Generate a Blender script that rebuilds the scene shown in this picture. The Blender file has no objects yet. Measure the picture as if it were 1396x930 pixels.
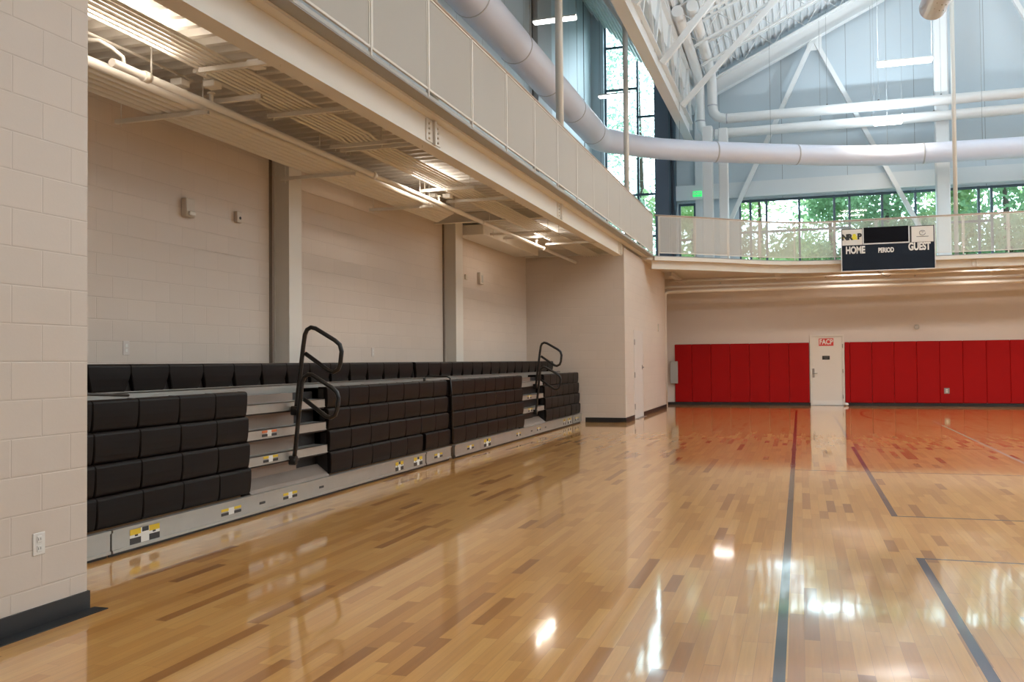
import bpy, math, random
from mathutils import Vector, Matrix
random.seed(7)
SC = bpy.context.scene
COL = SC.collection
R = math.radians

# ------------------------------------------------------------------ camera
cam_d = bpy.data.cameras.new('camera')
cam_d.sensor_width = 36.0
cam_d.lens = 36.0 * 1241.0 / 1396.0
cam_d.clip_end = 400
cam = bpy.data.objects.new('camera', cam_d)
COL.objects.link(cam)
YAW, PITCH, ROLL = 0.30612, 0.02292, -0.00893
F = Vector((-math.sin(YAW) * math.cos(PITCH), math.cos(YAW) * math.cos(PITCH), math.sin(PITCH)))
RT = Vector((math.cos(YAW), math.sin(YAW), 0))
UP = RT.cross(F)
R2 = RT * math.cos(ROLL) + UP * math.sin(ROLL)
U2 = -RT * math.sin(ROLL) + UP * math.cos(ROLL)
m = Matrix((R2, U2, -F)).transposed().to_4x4()
m.translation = (0, 0, 1.44)
cam.matrix_world = m
SC.camera = cam

# ------------------------------------------------------------------ light and exposure
SC.view_settings.view_transform = 'Standard'
SC.view_settings.look = 'None'
SC.view_settings.exposure = 0.37
SC.view_settings.gamma = 1.0
SC.view_settings.use_curve_mapping = False
SKY_FRONT = 7.5
SKY_REAR = 0.6
LAMP_HALL = 62.0
LAMP_UP = 210.0
LAMP_SOFFIT = 16.5
LAMP_TRACK = 60.0
w = bpy.data.worlds.new('sky')
SC.world = w
w.use_nodes = True
bg = w.node_tree.nodes['Background']
# overcast sky, brightest towards the woods beyond the far windows (+y)
_t = w.node_tree
_tc = _t.nodes.new('ShaderNodeTexCoord')
_sp = _t.nodes.new('ShaderNodeSeparateXYZ')
_t.links.new(_tc.outputs['Generated'], _sp.inputs[0])
_mr = _t.nodes.new('ShaderNodeMapRange')
_mr.inputs['From Min'].default_value = 0.05
_mr.inputs['From Max'].default_value = 0.75
_mr.inputs['To Min'].default_value = SKY_REAR
_mr.inputs['To Max'].default_value = SKY_FRONT
_t.links.new(_sp.outputs[1], _mr.inputs['Value'])
_t.links.new(_mr.outputs[0], bg.inputs[1])
bg.inputs[0].default_value = (0.68, 0.88, 1.0, 1)


# ------------------------------------------------------------------ node helpers
class NT:
    def __init__(s, name):
        s.m = bpy.data.materials.new(name)
        s.m.use_nodes = True
        s.t = s.m.node_tree
        s.b = s.t.nodes['Principled BSDF']
        s.out = s.t.nodes['Material Output']

    def n(s, typ, **kw):
        q = s.t.nodes.new(typ)
        for k, v in kw.items():
            setattr(q, k, v)
        return q

    def l(s, a, b):
        s.t.links.new(a, b)

    def setin(s, sock, v):
        if isinstance(v, bpy.types.NodeSocket):
            s.l(v, sock)
        elif v is not None:
            sock.default_value = v

    def math(s, op, a, b=None, c=None, clamp=False):
        q = s.n('ShaderNodeMath', operation=op)
        q.use_clamp = clamp
        s.setin(q.inputs[0], a)
        s.setin(q.inputs[1], b)
        if c is not None:
            s.setin(q.inputs[2], c)
        return q.outputs[0]

    def pos(s):
        g = s.n('ShaderNodeNewGeometry')
        x = s.n('ShaderNodeSeparateXYZ')
        s.l(g.outputs['Position'], x.inputs[0])
        return x.outputs[0], x.outputs[1], x.outputs[2]

    def comb(s, a, b, c=0.0):
        q = s.n('ShaderNodeCombineXYZ')
        s.setin(q.inputs[0], a)
        s.setin(q.inputs[1], b)
        s.setin(q.inputs[2], c)
        return q.outputs[0]

    def mix(s, fac, a, b):
        q = s.n('ShaderNodeMix', data_type='RGBA')
        s.setin(q.inputs[0], fac)
        s.setin(q.inputs[6], a)
        s.setin(q.inputs[7], b)
        return q.outputs[2]

    def bump(s, h, strength=0.3, dist=0.01):
        q = s.n('ShaderNodeBump')
        q.inputs['Strength'].default_value = strength
        q.inputs['Distance'].default_value = dist
        s.l(h, q.inputs['Height'])
        s.l(q.outputs[0], s.b.inputs['Normal'])


def c4(c):
    return (c[0], c[1], c[2], 1.0)


def mat(name, col, rough=0.5, metal=0.0, spec=0.5, emit=None, es=0.0, var=0.0, scale=20.0, bump=0.0, coat=0.0):
    t = NT(name)
    t.b.inputs['Roughness'].default_value = rough
    t.b.inputs['Metallic'].default_value = metal
    t.b.inputs['Specular IOR Level'].default_value = spec
    t.b.inputs['Coat Weight'].default_value = coat
    t.b.inputs['Base Color'].default_value = c4(col)
    if emit:
        t.b.inputs['Emission Color'].default_value = c4(emit)
        t.b.inputs['Emission Strength'].default_value = es
    if var or bump:
        nz = t.n('ShaderNodeTexNoise')
        nz.inputs['Scale'].default_value = scale
        nz.inputs['Detail'].default_value = 3
        g = t.n('ShaderNodeNewGeometry')
        t.l(g.outputs['Position'], nz.inputs['Vector'])
        if var:
            a = tuple(max(0, x * (1 - var)) for x in col)
            b = tuple(min(1, x * (1 + var)) for x in col)
            t.l(t.mix(nz.outputs['Fac'], c4(a), c4(b)), t.b.inputs['Base Color'])
        if bump:
            t.bump(nz.outputs['Fac'], bump, 0.01)
    return t.m


def block_mat(name, axis, col, zoff, uoff=0.0):
    """painted concrete block, 0.208 m courses, on a plane across x ('y') or across y ('x')"""
    t = NT(name)
    x, y, z = t.pos()
    u = t.math('ADD', y if axis == 'y' else x, uoff)
    v = t.math('SUBTRACT', z, zoff)
    br = t.n('ShaderNodeTexBrick')
    br.offset = 0.5
    br.inputs['Scale'].default_value = 1.0
    br.inputs['Mortar Size'].default_value = 0.006
    br.inputs['Mortar Smooth'].default_value = 0.6
    br.inputs['Brick Width'].default_value = 0.416
    br.inputs['Row Height'].default_value = 0.208
    br.inputs['Color1'].default_value = c4(col)
    br.inputs['Color2'].default_value = c4([k * 0.97 for k in col])
    br.inputs['Mortar'].default_value = c4([k * 0.94 for k in col])
    t.l(t.comb(u, v), br.inputs['Vector'])
    t.l(br.outputs['Color'], t.b.inputs['Base Color'])
    nz = t.n('ShaderNodeTexNoise')
    nz.inputs['Scale'].default_value = 60
    g = t.n('ShaderNodeNewGeometry')
    t.l(g.outputs['Position'], nz.inputs['Vector'])
    h = t.math('ADD', t.math('MULTIPLY', br.outputs['Fac'], -1.0), t.math('MULTIPLY', nz.outputs['Fac'], 0.12))
    t.bump(h, 0.40, 0.006)
    t.b.inputs['Roughness'].default_value = 0.45
    return t.m


def panel_mat(name, axis, col, pitch, off=0.0, gw=0.012, rough=0.45):
    """smooth metal wall panel with vertical joints"""
    t = NT(name)
    x, y, z = t.pos()
    u = t.math('ADD', y if axis == 'y' else x, off)
    f = t.math('FRACT', t.math('DIVIDE', u, pitch))
    g = t.math('LESS_THAN', f, gw / pitch)
    t.l(t.mix(g, c4(col), c4([k * 0.35 for k in col])), t.b.inputs['Base Color'])
    t.b.inputs['Roughness'].default_value = rough
    return t.m


def floor_mat():
    t = NT('maple_strip_floor')
    x, y, z = t.pos()
    W = 0.076
    sx = t.math('DIVIDE', x, W)
    ix = t.math('FLOOR', sx)
    fx = t.math('FRACT', sx)
    wn = t.n('ShaderNodeTexWhiteNoise', noise_dimensions='1D')
    t.l(ix, wn.inputs['W'])
    L = 0.72
    sy = t.math('ADD', t.math('DIVIDE', y, L), t.math('MULTIPLY', wn.outputs['Value'], 17.0))
    # uneven lengths
    sy = t.math('ADD', sy, t.math('MULTIPLY', t.math('SINE', t.math('MULTIPLY', sy, 2.3)), 0.32))
    iy = t.math('FLOOR', sy)
    fy = t.math('FRACT', sy)
    wc = t.n('ShaderNodeTexWhiteNoise', noise_dimensions='2D')
    t.l(t.comb(ix, iy), wc.inputs['Vector'])
    rp = t.n('ShaderNodeValToRGB')
    e = rp.color_ramp.elements
    e[0].position, e[0].color = 0.0, (0.38, 0.148, 0.030, 1)
    e[1].position, e[1].color = 1.0, (0.80, 0.430, 0.128, 1)
    for p, c in ((0.03, (0.45, 0.182, 0.038)), (0.09, (0.62, 0.280, 0.064)), (0.28, (0.68, 0.330, 0.082)),
                 (0.6, (0.75, 0.378, 0.102))):
        q = e.new(p)
        q.color = c4(c)
    t.l(wc.outputs['Value'], rp.inputs['Fac'])
    # grain
    nz = t.n('ShaderNodeTexNoise')
    nz.inputs['Scale'].default_value = 1.0
    nz.inputs['Detail'].default_value = 4
    t.l(t.comb(t.math('MULTIPLY', x, 55.0), t.math('MULTIPLY', y, 2.2), t.math('MULTIPLY', wc.outputs['Value'], 30)),
        nz.inputs['Vector'])
    gr = t.math('ADD', t.math('MULTIPLY', nz.outputs['Fac'], 0.30), 0.85)
    col = t.n('ShaderNodeMix', data_type='RGBA', blend_type='MULTIPLY')
    col.inputs[0].default_value = 1.0
    t.l(rp.outputs['Color'], col.inputs[6])
    t.l(t.comb(gr, gr, gr), col.inputs[7])
    base = col.outputs[2]
    # fine seams
    seam = t.math('MAXIMUM', t.math('LESS_THAN', fx, 0.022),
                  t.math('LESS_THAN', fy, 0.003))
    base = t.mix(t.math('MULTIPLY', seam, 0.45), base, (0.20, 0.09, 0.03, 1))

    def rect(x0, x1, y0, y1):
        a = t.math('MULTIPLY', t.math('GREATER_THAN', x, x0), t.math('LESS_THAN', x, x1))
        b = t.math('MULTIPLY', t.math('GREATER_THAN', y, y0), t.math('LESS_THAN', y, y1))
        return t.math('MULTIPLY', a, b)

    def paint(masks, c):
        nonlocal base
        mk = masks[0]
        for q in masks[1:]:
            mk = t.math('MAXIMUM', mk, q)
        base = t.mix(mk, base, c4(c))
    # court lines
    r = t.math('SQRT', t.math('ADD', t.math('POWER', t.math('SUBTRACT', x, 10.2), 2.0),
                              t.math('POWER', t.math('SUBTRACT', y, 25.13), 2.0)))
    arc = t.math('MULTIPLY', t.math('GREATER_THAN', r, 8.68), t.math('LESS_THAN', r, 8.73))
    arc = t.math('MULTIPLY', arc, t.math('LESS_THAN', y, 27.1))
    paint([rect(-0.140, -0.085, -9, 26.9), rect(-0.1, 12, 12.43, 12.47), arc], (0.020, 0.024, 0.022))
    paint([rect(0.775, 0.83, 9.0, 15.9), rect(0.775, 0.83, 17.88, 25.0), rect(0.775, 0.83, -6, 7.17),
           rect(0.775, 12, 8.99, 9.03), rect(0.775, 12, 7.135, 7.17), rect(0.775, 12, 15.87, 15.91),
           rect(0.775, 12, 17.87, 17.91)], (0.016, 0.020, 0.060))
    paint([rect(2.86, 2.91, -6, 23.0)], (0.62, 0.60, 0.55))
    t.l(base, t.b.inputs['Base Color'])
    t.b.inputs['Roughness'].default_value = 0.30
    t.b.inputs['Specular IOR Level'].default_value = 0.3
    t.b.inputs['Coat Weight'].default_value = 1.0
    t.b.inputs['Coat Roughness'].default_value = 0.06
    t.b.inputs['Coat IOR'].default_value = 1.62
    # slight waviness of the varnish, board by board
    n2 = t.n('ShaderNodeTexNoise')
    n2.inputs['Scale'].default_value = 1.0
    n2.inputs['Detail'].default_value = 2
    t.l(t.comb(t.math('MULTIPLY', x, 9.0), t.math('MULTIPLY', y, 2.5)), n2.inputs['Vector'])
    h = t.math('ADD', t.math('MULTIPLY', n2.outputs['Fac'], 0.9),
               t.math('MULTIPLY', t.math('MULTIPLY', fx, t.math('SUBTRACT', wc.outputs['Value'], 0.5)), 0.10))
    bp = t.n('ShaderNodeBump')
    bp.inputs['Strength'].default_value = 0.25
    bp.inputs['Distance'].default_value = 0.0019
    t.l(h, bp.inputs['Height'])
    t.l(bp.outputs[0], t.b.inputs['Coat Normal'])
    return t.m


def glass_mat():
    t = NT('window_glass')
    tr = t.n('ShaderNodeBsdfTransparent')
    tr.inputs[0].default_value = (0.93, 0.98, 0.97, 1)
    gl = t.n('ShaderNodeBsdfGlossy')
    gl.inputs['Roughness'].default_value = 0.02
    fr = t.n('ShaderNodeFresnel')
    fr.inputs[0].default_value = 1.45
    mx = t.n('ShaderNodeMixShader')
    t.l(fr.outputs[0], mx.inputs[0])
    t.l(tr.outputs[0], mx.inputs[1])
    t.l(gl.outputs[0], mx.inputs[2])
    t.l(mx.outputs[0], t.out.inputs[0])
    return t.m


def leaf_mat(name, col):
    t = NT(name)
    df = t.n('ShaderNodeBsdfDiffuse')
    tl = t.n('ShaderNodeBsdfTranslucent')
    nz = t.n('ShaderNodeTexNoise')
    nz.inputs['Scale'].default_value = 1.3
    g = t.n('ShaderNodeNewGeometry')
    t.l(g.outputs['Position'], nz.inputs['Vector'])
    cc = t.mix(nz.outputs['Fac'], c4([k * 0.6 for k in col]), c4([min(1, k * 1.4) for k in col]))
    t.l(cc, df.inputs[0])
    t.l(cc, tl.inputs[0])
    mx = t.n('ShaderNodeMixShader')
    mx.inputs[0].default_value = 0.6
    t.l(df.outputs[0], mx.inputs[1])
    t.l(tl.outputs[0], mx.inputs[2])
    t.l(mx.outputs[0], t.out.inputs[0])
    return t.m


WALLC = (0.655, 0.57, 0.495)
M = dict(
    floor=floor_mat(),
    cmu_y=block_mat('painted_block_side', 'y', WALLC, 0.008, 0.10),
    cmu_x=block_mat('painted_block_end', 'x', WALLC, 0.008),
    plain=mat('painted_plaster', (0.65, 0.59, 0.545), 0.5, var=0.02, scale=3),
    upper_y=panel_mat('upper_wall_panel_side', 'y', (0.60, 0.67, 0.71), 1.6, 0.3),
    upper_x=panel_mat('upper_wall_panel_end', 'x', (0.58, 0.66, 0.71), 1.95, 0.45),
    bulk=mat('upper_bulkhead', (0.70, 0.74, 0.76), 0.5),
    steel=mat('painted_steel', (0.72, 0.69, 0.63), 0.42),
    steelw=mat('white_painted_steel', (0.80, 0.82, 0.82), 0.35),
    deck=mat('painted_metal_deck', (0.74, 0.71, 0.66), 0.45),
    roofdeck=mat('white_roof_deck', (0.80, 0.84, 0.86), 0.45),
    concrete=mat('track_floor', (0.35, 0.36, 0.37), 0.6),
    duct=mat('white_duct', (0.74, 0.78, 0.90), 0.30, var=0.02, scale=2),
    band=mat('duct_joint', (0.50, 0.50, 0.54), 0.4),
    rail=mat('guardrail_mesh', (0.72, 0.68, 0.62), 0.5),
    railtop=mat('guardrail_cap', (0.42, 0.33, 0.26), 0.45),
    black=mat('black_rubber_base', (0.014, 0.014, 0.016), 0.45),
    seat=mat('black_moulded_seat', (0.0075, 0.005, 0.0045), 0.45, spec=0.15, var=0.12, scale=9, bump=0.05),
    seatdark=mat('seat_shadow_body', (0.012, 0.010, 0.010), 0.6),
    tube=mat('black_rail_tube', (0.012, 0.011, 0.011), 0.32),
    galv=mat('galvanised_rail', (0.42, 0.405, 0.37), 0.38, 0.55, var=0.10, scale=6),
    alu=mat('step_board', (0.27, 0.215, 0.18), 0.45, 0.25, var=0.06, scale=4),
    stickw=mat('label_white', (0.75, 0.75, 0.72), 0.5),
    sticky=mat('label_yellow', (0.72, 0.50, 0.03), 0.5),
    sticko=mat('label_orange', (0.62, 0.16, 0.05), 0.5),
    stickk=mat('label_black', (0.03, 0.03, 0.03), 0.5),
    red=mat('red_vinyl_pad', (0.345, 0.005, 0.0055), 0.55, spec=0.12, var=0.05, scale=5),
    door=mat('cream_door', (0.72, 0.68, 0.62), 0.4),
    metal=mat('brushed_metal', (0.35, 0.33, 0.31), 0.35, 0.8),
    grey=mat('grey_box', (0.42, 0.42, 0.40), 0.45),
    white=mat('white_plastic', (0.75, 0.73, 0.69), 0.4),
    cream=mat('cream_device', (0.60, 0.54, 0.47), 0.45),
    signred=mat('sign_red', (0.62, 0.05, 0.04), 0.45),
    dkframe=mat('dark_window_frame', (0.075, 0.115, 0.15), 0.4),
    dkclad=mat('dark_cladding', (0.105, 0.125, 0.165), 0.45),
    glass=glass_mat(),
    lens=mat('lamp_lens', (0.9, 0.9, 0.9), 0.4, emit=(0.97, 0.99, 1.0), es=7.0),
    lensw=mat('warm_lamp_lens', (0.9, 0.9, 0.9), 0.4, emit=(1.0, 0.93, 0.85), es=6.0),
    lensfar=mat('shaded_lamp_lens', (0.9, 0.9, 0.9), 0.4, emit=(1.0, 0.93, 0.85), es=0.6),
    green=mat('exit_lamp', (0.05, 0.6, 0.15), 0.4, emit=(0.02, 0.9, 0.18), es=0.8),
    board=mat('scoreboard_face', (0.008, 0.014, 0.026), 0.5, spec=0.2, var=0.2, scale=3),
    screen=mat('scoreboard_display', (0.003, 0.003, 0.006), 0.5, spec=0.1),
    frame=mat('scoreboard_frame', (0.70, 0.70, 0.70), 0.4),
    paper=mat('scoreboard_sponsor', (0.72, 0.69, 0.64), 0.5),
    ink=mat('dark_ink', (0.02, 0.02, 0.02), 0.5),
    yellow=mat('yellow_ink', (0.75, 0.65, 0.03), 0.5),
    greyink=mat('grey_ink', (0.22, 0.22, 0.22), 0.6, spec=0.1),
    leafa=leaf_mat('leaf_light', (0.50, 0.64, 0.34)),
    leafb=leaf_mat('leaf_mid', (0.30, 0.46, 0.26)),
    leafc=leaf_mat('leaf_pine', (0.46, 0.62, 0.50)),
    bark=mat('bark', (0.10, 0.07, 0.05), 0.8, var=0.3, scale=6),
    grass=mat('grass_ground', (0.08, 0.18, 0.04), 0.9, var=0.3, scale=2),
)


# ------------------------------------------------------------------ mesh builder
class MB:
    def __init__(s):
        s.v, s.f, s.mi, s.sm, s.mats = [], [], [], [], []
        s.cur = 0

    def use(s, mt):
        if mt not in s.mats:
            s.mats.append(mt)
        s.cur = s.mats.index(mt)
        return s

    def add(s, vs, fs, smooth=False):
        o = len(s.v)
        s.v += [tuple(p) for p in vs]
        for q in fs:
            s.f.append([i + o for i in q])
            s.mi.append(s.cur)
            s.sm.append(smooth)
        return s

    def box(s, x0, x1, y0, y1, z0, z1):
        vs = [(x, y, z) for x in (x0, x1) for y in (y0, y1) for z in (z0, z1)]
        return s.add(vs, [(0, 1, 3, 2), (4, 6, 7, 5), (0, 4, 5, 1), (2, 3, 7, 6), (0, 2, 6, 4), (1, 5, 7, 3)])

    def rbox(s, x0, x1, y0, y1, z0, z1, b=0.01):
        """box with chamfered edges"""
        b = min(b, (x1 - x0) * .45, (y1 - y0) * .45, (z1 - z0) * .45)
        vs = []
        idx = {}
        for ix, x in enumerate((x0, x1)):
            for iy, y in enumerate((y0, y1)):
                for iz, z in enumerate((z0, z1)):
                    sx, sy, sz = (1 if ix == 0 else -1), (1 if iy == 0 else -1), (1 if iz == 0 else -1)
                    for k, d in enumerate(((0, 1, 1), (1, 0, 1), (1, 1, 0))):
                        idx[(ix, iy, iz, k)] = len(vs)
                        vs.append((x + sx * b * d[0], y + sy * b * d[1], z + sz * b * d[2]))
        fs = []
        for i in (0, 1):
            for k in range(3):
                def key(a, c):
                    t = [0, 0, 0]
                    t[k] = i
                    t[(k + 1) % 3] = a
                    t[(k + 2) % 3] = c
                    return idx[(t[0], t[1], t[2], k)]
                q = [key(0, 0), key(1, 0), key(1, 1), key(0, 1)]
                fs.append(q if i else q[::-1])
        for k in range(3):          # edges along axis k
            a, c = (k + 1) % 3, (k + 2) % 3
            for ia in (0, 1):
                for ic in (0, 1):
                    def kk(e, face):
                        t = [0, 0, 0]
                        t[k] = e
                        t[a] = ia
                        t[c] = ic
                        return idx[(t[0], t[1], t[2], face)]
                    q = [kk(0, a), kk(1, a), kk(1, c), kk(0, c)]
                    fs.append(q if (ia == ic) else q[::-1])
        for ix in (0, 1):
            for iy in (0, 1):
                for iz in (0, 1):
                    q = [idx[(ix, iy, iz, k)] for k in range(3)]
                    fs.append(q if (ix + iy + iz) % 2 else q[::-1])
        return s.add(vs, fs)

    def tube(s, pts, r, n=10, caps=True, smooth=True):
        P = [Vector(p) for p in pts]
        rs = r if isinstance(r, (list, tuple)) else [r] * len(P)
        T = []
        for i in range(len(P)):
            a = P[max(i - 1, 0)]
            b = P[min(i + 1, len(P) - 1)]
            if 0 < i < len(P) - 1:
                d = (P[i] - P[i - 1]).normalized() + (P[i + 1] - P[i]).normalized()
            else:
                d = b - a
            T.append(d.normalized())
        up = Vector((0, 0, 1)) if abs(T[0].z) < 0.9 else Vector((1, 0, 0))
        N = (up - T[0] * up.dot(T[0])).normalized()
        vs, fs = [], []
        for i, p in enumerate(P):
            if i:
                N = (N - T[i] * N.dot(T[i]))
                N.normalize()
            B = T[i].cross(N)
            k = 1.0
            for j in range(n):
                an = 2 * math.pi * j / n
                vs.append(p + (N * math.cos(an) + B * math.sin(an)) * rs[i] * k)
        for i in range(len(P) - 1):
            for j in range(n):
                a, b = i * n + j, i * n + (j + 1) % n
                fs.append((a, b, b + n, a + n))
        s.add(vs, fs, smooth)
        if caps:
            o = len(s.v) - len(vs)
            s.f.append([o + j for j in range(n)][::-1])
            s.mi.append(s.cur)
            s.sm.append(False)
            s.f.append([o + (len(P) - 1) * n + j for j in range(n)])
            s.mi.append(s.cur)
            s.sm.append(False)
        return s

    def bar(s, a, b, w, h):
        """rectangular bar from a to b; w across, h in the up direction"""
        a, b = Vector(a), Vector(b)
        d = (b - a).normalized()
        up = Vector((0, 0, 1)) if abs(d.z) < 0.95 else Vector((0, 1, 0))
        sd = d.cross(up).normalized() * (w / 2)
        u = sd.cross(d).normalized() * (h / 2)
        vs = [p + sd * i + u * j for p in (a, b) for i, j in ((-1, -1), (1, -1), (1, 1), (-1, 1))]
        return s.add(vs, [(3, 2, 1, 0), (4, 5, 6, 7), (0, 1, 5, 4), (1, 2, 6, 5), (2, 3, 7, 6), (3, 0, 4, 7)])

    def ibeam(s, a, b, w, h, t=0.02):
        a, b = Vector(a), Vector(b)
        d = (b - a).normalized()
        up = Vector((0, 0, 1)) if abs(d.z) < 0.95 else Vector((0, 1, 0))
        sd = d.cross(up).normalized()
        u = sd.cross(d).normalized()
        s.bar(a + u * (h / 2 - t / 2), b + u * (h / 2 - t / 2), w, t)
        s.bar(a - u * (h / 2 - t / 2), b - u * (h / 2 - t / 2), w, t)
        s.bar(a, b, t, h - 2 * t)
        return s

    def prism(s, poly, z0, z1):
        n = len(poly)
        vs = [(x, y, z0) for x, y in poly] + [(x, y, z1) for x, y in poly]
        fs = [list(range(n))[::-1], [i + n for i in range(n)]]
        fs += [(i, (i + 1) % n, (i + 1) % n + n, i + n) for i in range(n)]
        return s.add(vs, fs)

    def strip(s, path, d0, d1, z0, z1):
        """rectangular section swept along a flat path; d0..d1 is the offset to the path's right"""
        n = len(path)
        rings = []
        for i, (x, y) in enumerate(path):
            a = path[max(i - 1, 0)]
            b = path[min(i + 1, n - 1)]
            dx, dy = b[0] - a[0], b[1] - a[1]
            L = math.hypot(dx, dy)
            nx, ny = dy / L, -dx / L
            rings.append([(x + nx * d0, y + ny * d0, z0), (x + nx * d1, y + ny * d1, z0),
                          (x + nx * d1, y + ny * d1, z1), (x + nx * d0, y + ny * d0, z1)])
        vs = [p for r_ in rings for p in r_]
        fs = [(0, 1, 2, 3)[::-1], tuple(4 * (n - 1) + k for k in range(4))]
        for i in range(n - 1):
            for k in range(4):
                a, b = 4 * i + k, 4 * i + (k + 1) % 4
                fs.append((a, b, b + 4, a + 4))
        return s.add(vs, fs)

    def sphere(s, c, r, n=12, m_=8, sz=1.0):
        vs, fs = [], []
        for i in range(m_ + 1):
            th = math.pi * i / m_
            for j in range(n):
                ph = 2 * math.pi * j / n
                vs.append((c[0] + r * math.sin(th) * math.cos(ph), c[1] + r * math.sin(th) * math.sin(ph),
                           c[2] + r * sz * math.cos(th)))
        for i in range(m_):
            for j in range(n):
                a, b = i * n + j, i * n + (j + 1) % n
                fs.append((a, a + n, b + n, b))
        return s.add(vs, fs, True)

    def build(s, name, mt=None, parent=None, loc=None):
        me = bpy.data.meshes.new(name)
        me.from_pydata(s.v, [], s.f)
        if mt is not None and not s.mats:
            s.mats = [mt]
        for q in s.mats:
            me.materials.append(q)
        me.polygons.foreach_set('material_index', s.mi)
        me.polygons.foreach_set('use_smooth', s.sm)
        me.update()
        o = bpy.data.objects.new(name, me)
        COL.objects.link(o)
        if parent:
            o.parent = parent
            pl = parent.matrix_world.translation if False else None
        if loc:
            o.location = loc
        return o


def tag(o, label=None, cat=None, group=None, kind=None):
    if label:
        o['label'] = label
    if cat:
        o['category'] = cat
    if group:
        o['group'] = group
    if kind:
        o['kind'] = kind
    return o


def thing(name, label, cat, loc=(0, 0, 0), group=None):
    o = bpy.data.objects.new(name, None)
    o.empty_display_size = 0.1
    COL.objects.link(o)
    o.location = loc
    return tag(o, label, cat, group)


def struct(name, mb, mt=None):
    return tag(mb.build(name, mt), kind='structure')


def copy_tree(o, parent=None):
    c = o.copy()
    COL.objects.link(c)
    if parent:
        c.parent = parent
        c.matrix_parent_inverse = o.matrix_parent_inverse.copy()
    for ch in list(o.children):
        copy_tree(ch, c)
    return c


def text_mesh(name, txt, size, mt, parent, origin, axis='x', bold=0.0, depth=0.003, sx=1.0, centre=True):
    """lettering on a plane facing -y (axis 'x') or +x (axis 'y'); origin is the text's centre"""
    cu = bpy.data.curves.new(name, 'FONT')
    cu.body = txt
    cu.size = size
    cu.extrude = depth
    cu.offset = bold
    cu.align_x = 'CENTER'
    cu.align_y = 'CENTER'
    tmp = bpy.data.objects.new(name, cu)
    COL.objects.link(tmp)
    dg = bpy.context.evaluated_depsgraph_get()
    me = bpy.data.meshes.new_from_object(tmp.evaluated_get(dg))
    bpy.data.objects.remove(tmp)
    for v in me.vertices:
        a, b, c = v.co
        if axis == 'x':
            v.co = (origin[0] + a * sx, origin[1] - c, origin[2] + b)
        else:
            v.co = (origin[0] + c, origin[1] + a * sx, origin[2] + b)
    me.materials.clear()
    me.materials.append(mt)
    o = bpy.data.objects.new(name, me)
    COL.objects.link(o)
    o.parent = parent
    return o


# ================================================================== STRUCTURE
struct('floor', MB().box(-6.32, 20, -8, 29.9, -0.1, 0), M['floor'])
struct('ground', MB().box(-60, 80, 31.5, 110, -0.5, -0.2), M['grass'])
# left hand block walls
struct('wall_near_pier', MB().box(-6.3, -4.04, -8, 4.4, 0, 4.1), M['cmu_y'])
struct('wall_left', MB().box(-6.5, -6.3, -8, 21.1, 0, 4.1), M['cmu_y'])
b = MB()
b.use(M['cmu_x']).box(-6.5, -3.905, 21.1, 21.3, 0, 4.1)
b.use(M['cmu_y']).box(-4.1, -3.90, 21.102, 27.85, 0, 4.1)
b.use(M['cmu_x']).box(-6.5, -3.905, 27.7, 27.852, 0, 4.1)
struct('wall_far_pier', b)
struct('wall_corner', MB().box(-4.45, -4.25, 27.85, 29.9, 0, 4.1), M['cmu_y'])
struct('wall_far_lower', MB().box(-4.45, 20, 29.86, 30.1, 0, 4.1), M['plain'])
struct('wall_right', MB().box(20, 20.2, -8, 30.2, 0, 9.6), M['plain'])
struct('wall_back', MB().box(-6.5, 20, -8.2, -8, 0, 7.0), M['plain'])
struct('wall_left_upper', MB().box(-6.8, -6.6, -8, 30.2, 4.1, 14.2), M['upper_y'])
b = MB()
b.box(-6.6, -6.18, 30.2, 30.4, 4.1, 14)
b.box(-3.79, 20, 30.2, 30.4, 6.6, 16)
b.box(-3.79, -3.74, 30.2, 30.4, 4.1, 6.6)
b.box(-3.19, -1.80, 30.2, 30.4, 4.1, 6.6)
b.box(-3.74, 20, 30.2, 30.4, 4.1, 4.32)
struct('wall_far_upper', b, M['upper_x'])
struct('trim_bulkhead', MB().box(-3.79, 20, 29.98, 30.2, 6.66, 7.15), M['bulk'])
struct('trim_corner_cladding', MB().use(M['dkclad']).box(-4.46, -4.02, 29.95, 30.35, 4.2, 10.9)
       .use(M['dkframe']).box(-4.02, -3.96, 30.0, 30.35, 4.2, 10.9).box(-3.85, -3.79, 29.95, 30.35, 4.2, 10.9)
       .use(M['dkclad']).box(-3.96, -3.85, 30.1, 30.35, 4.2, 10.9))
struct('trim_pilaster', MB().box(-6.6, -6.45, 22.9, 24.3, 4.1, 14), mat('pilaster_grey', (0.46, 0.47, 0.48), 0.5))
struct('trim_pilaster_joint', MB().box(-6.6, -6.59, 22.84, 22.9, 4.1, 14).box(-6.6, -6.59, 28.9, 28.97, 4.1, 14), M['stickk'])
struct('trim_window_jamb', MB().box(-6.6, -6.18, 30.05, 30.2, 4.2, 13.5), M['upper_x'])


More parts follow.
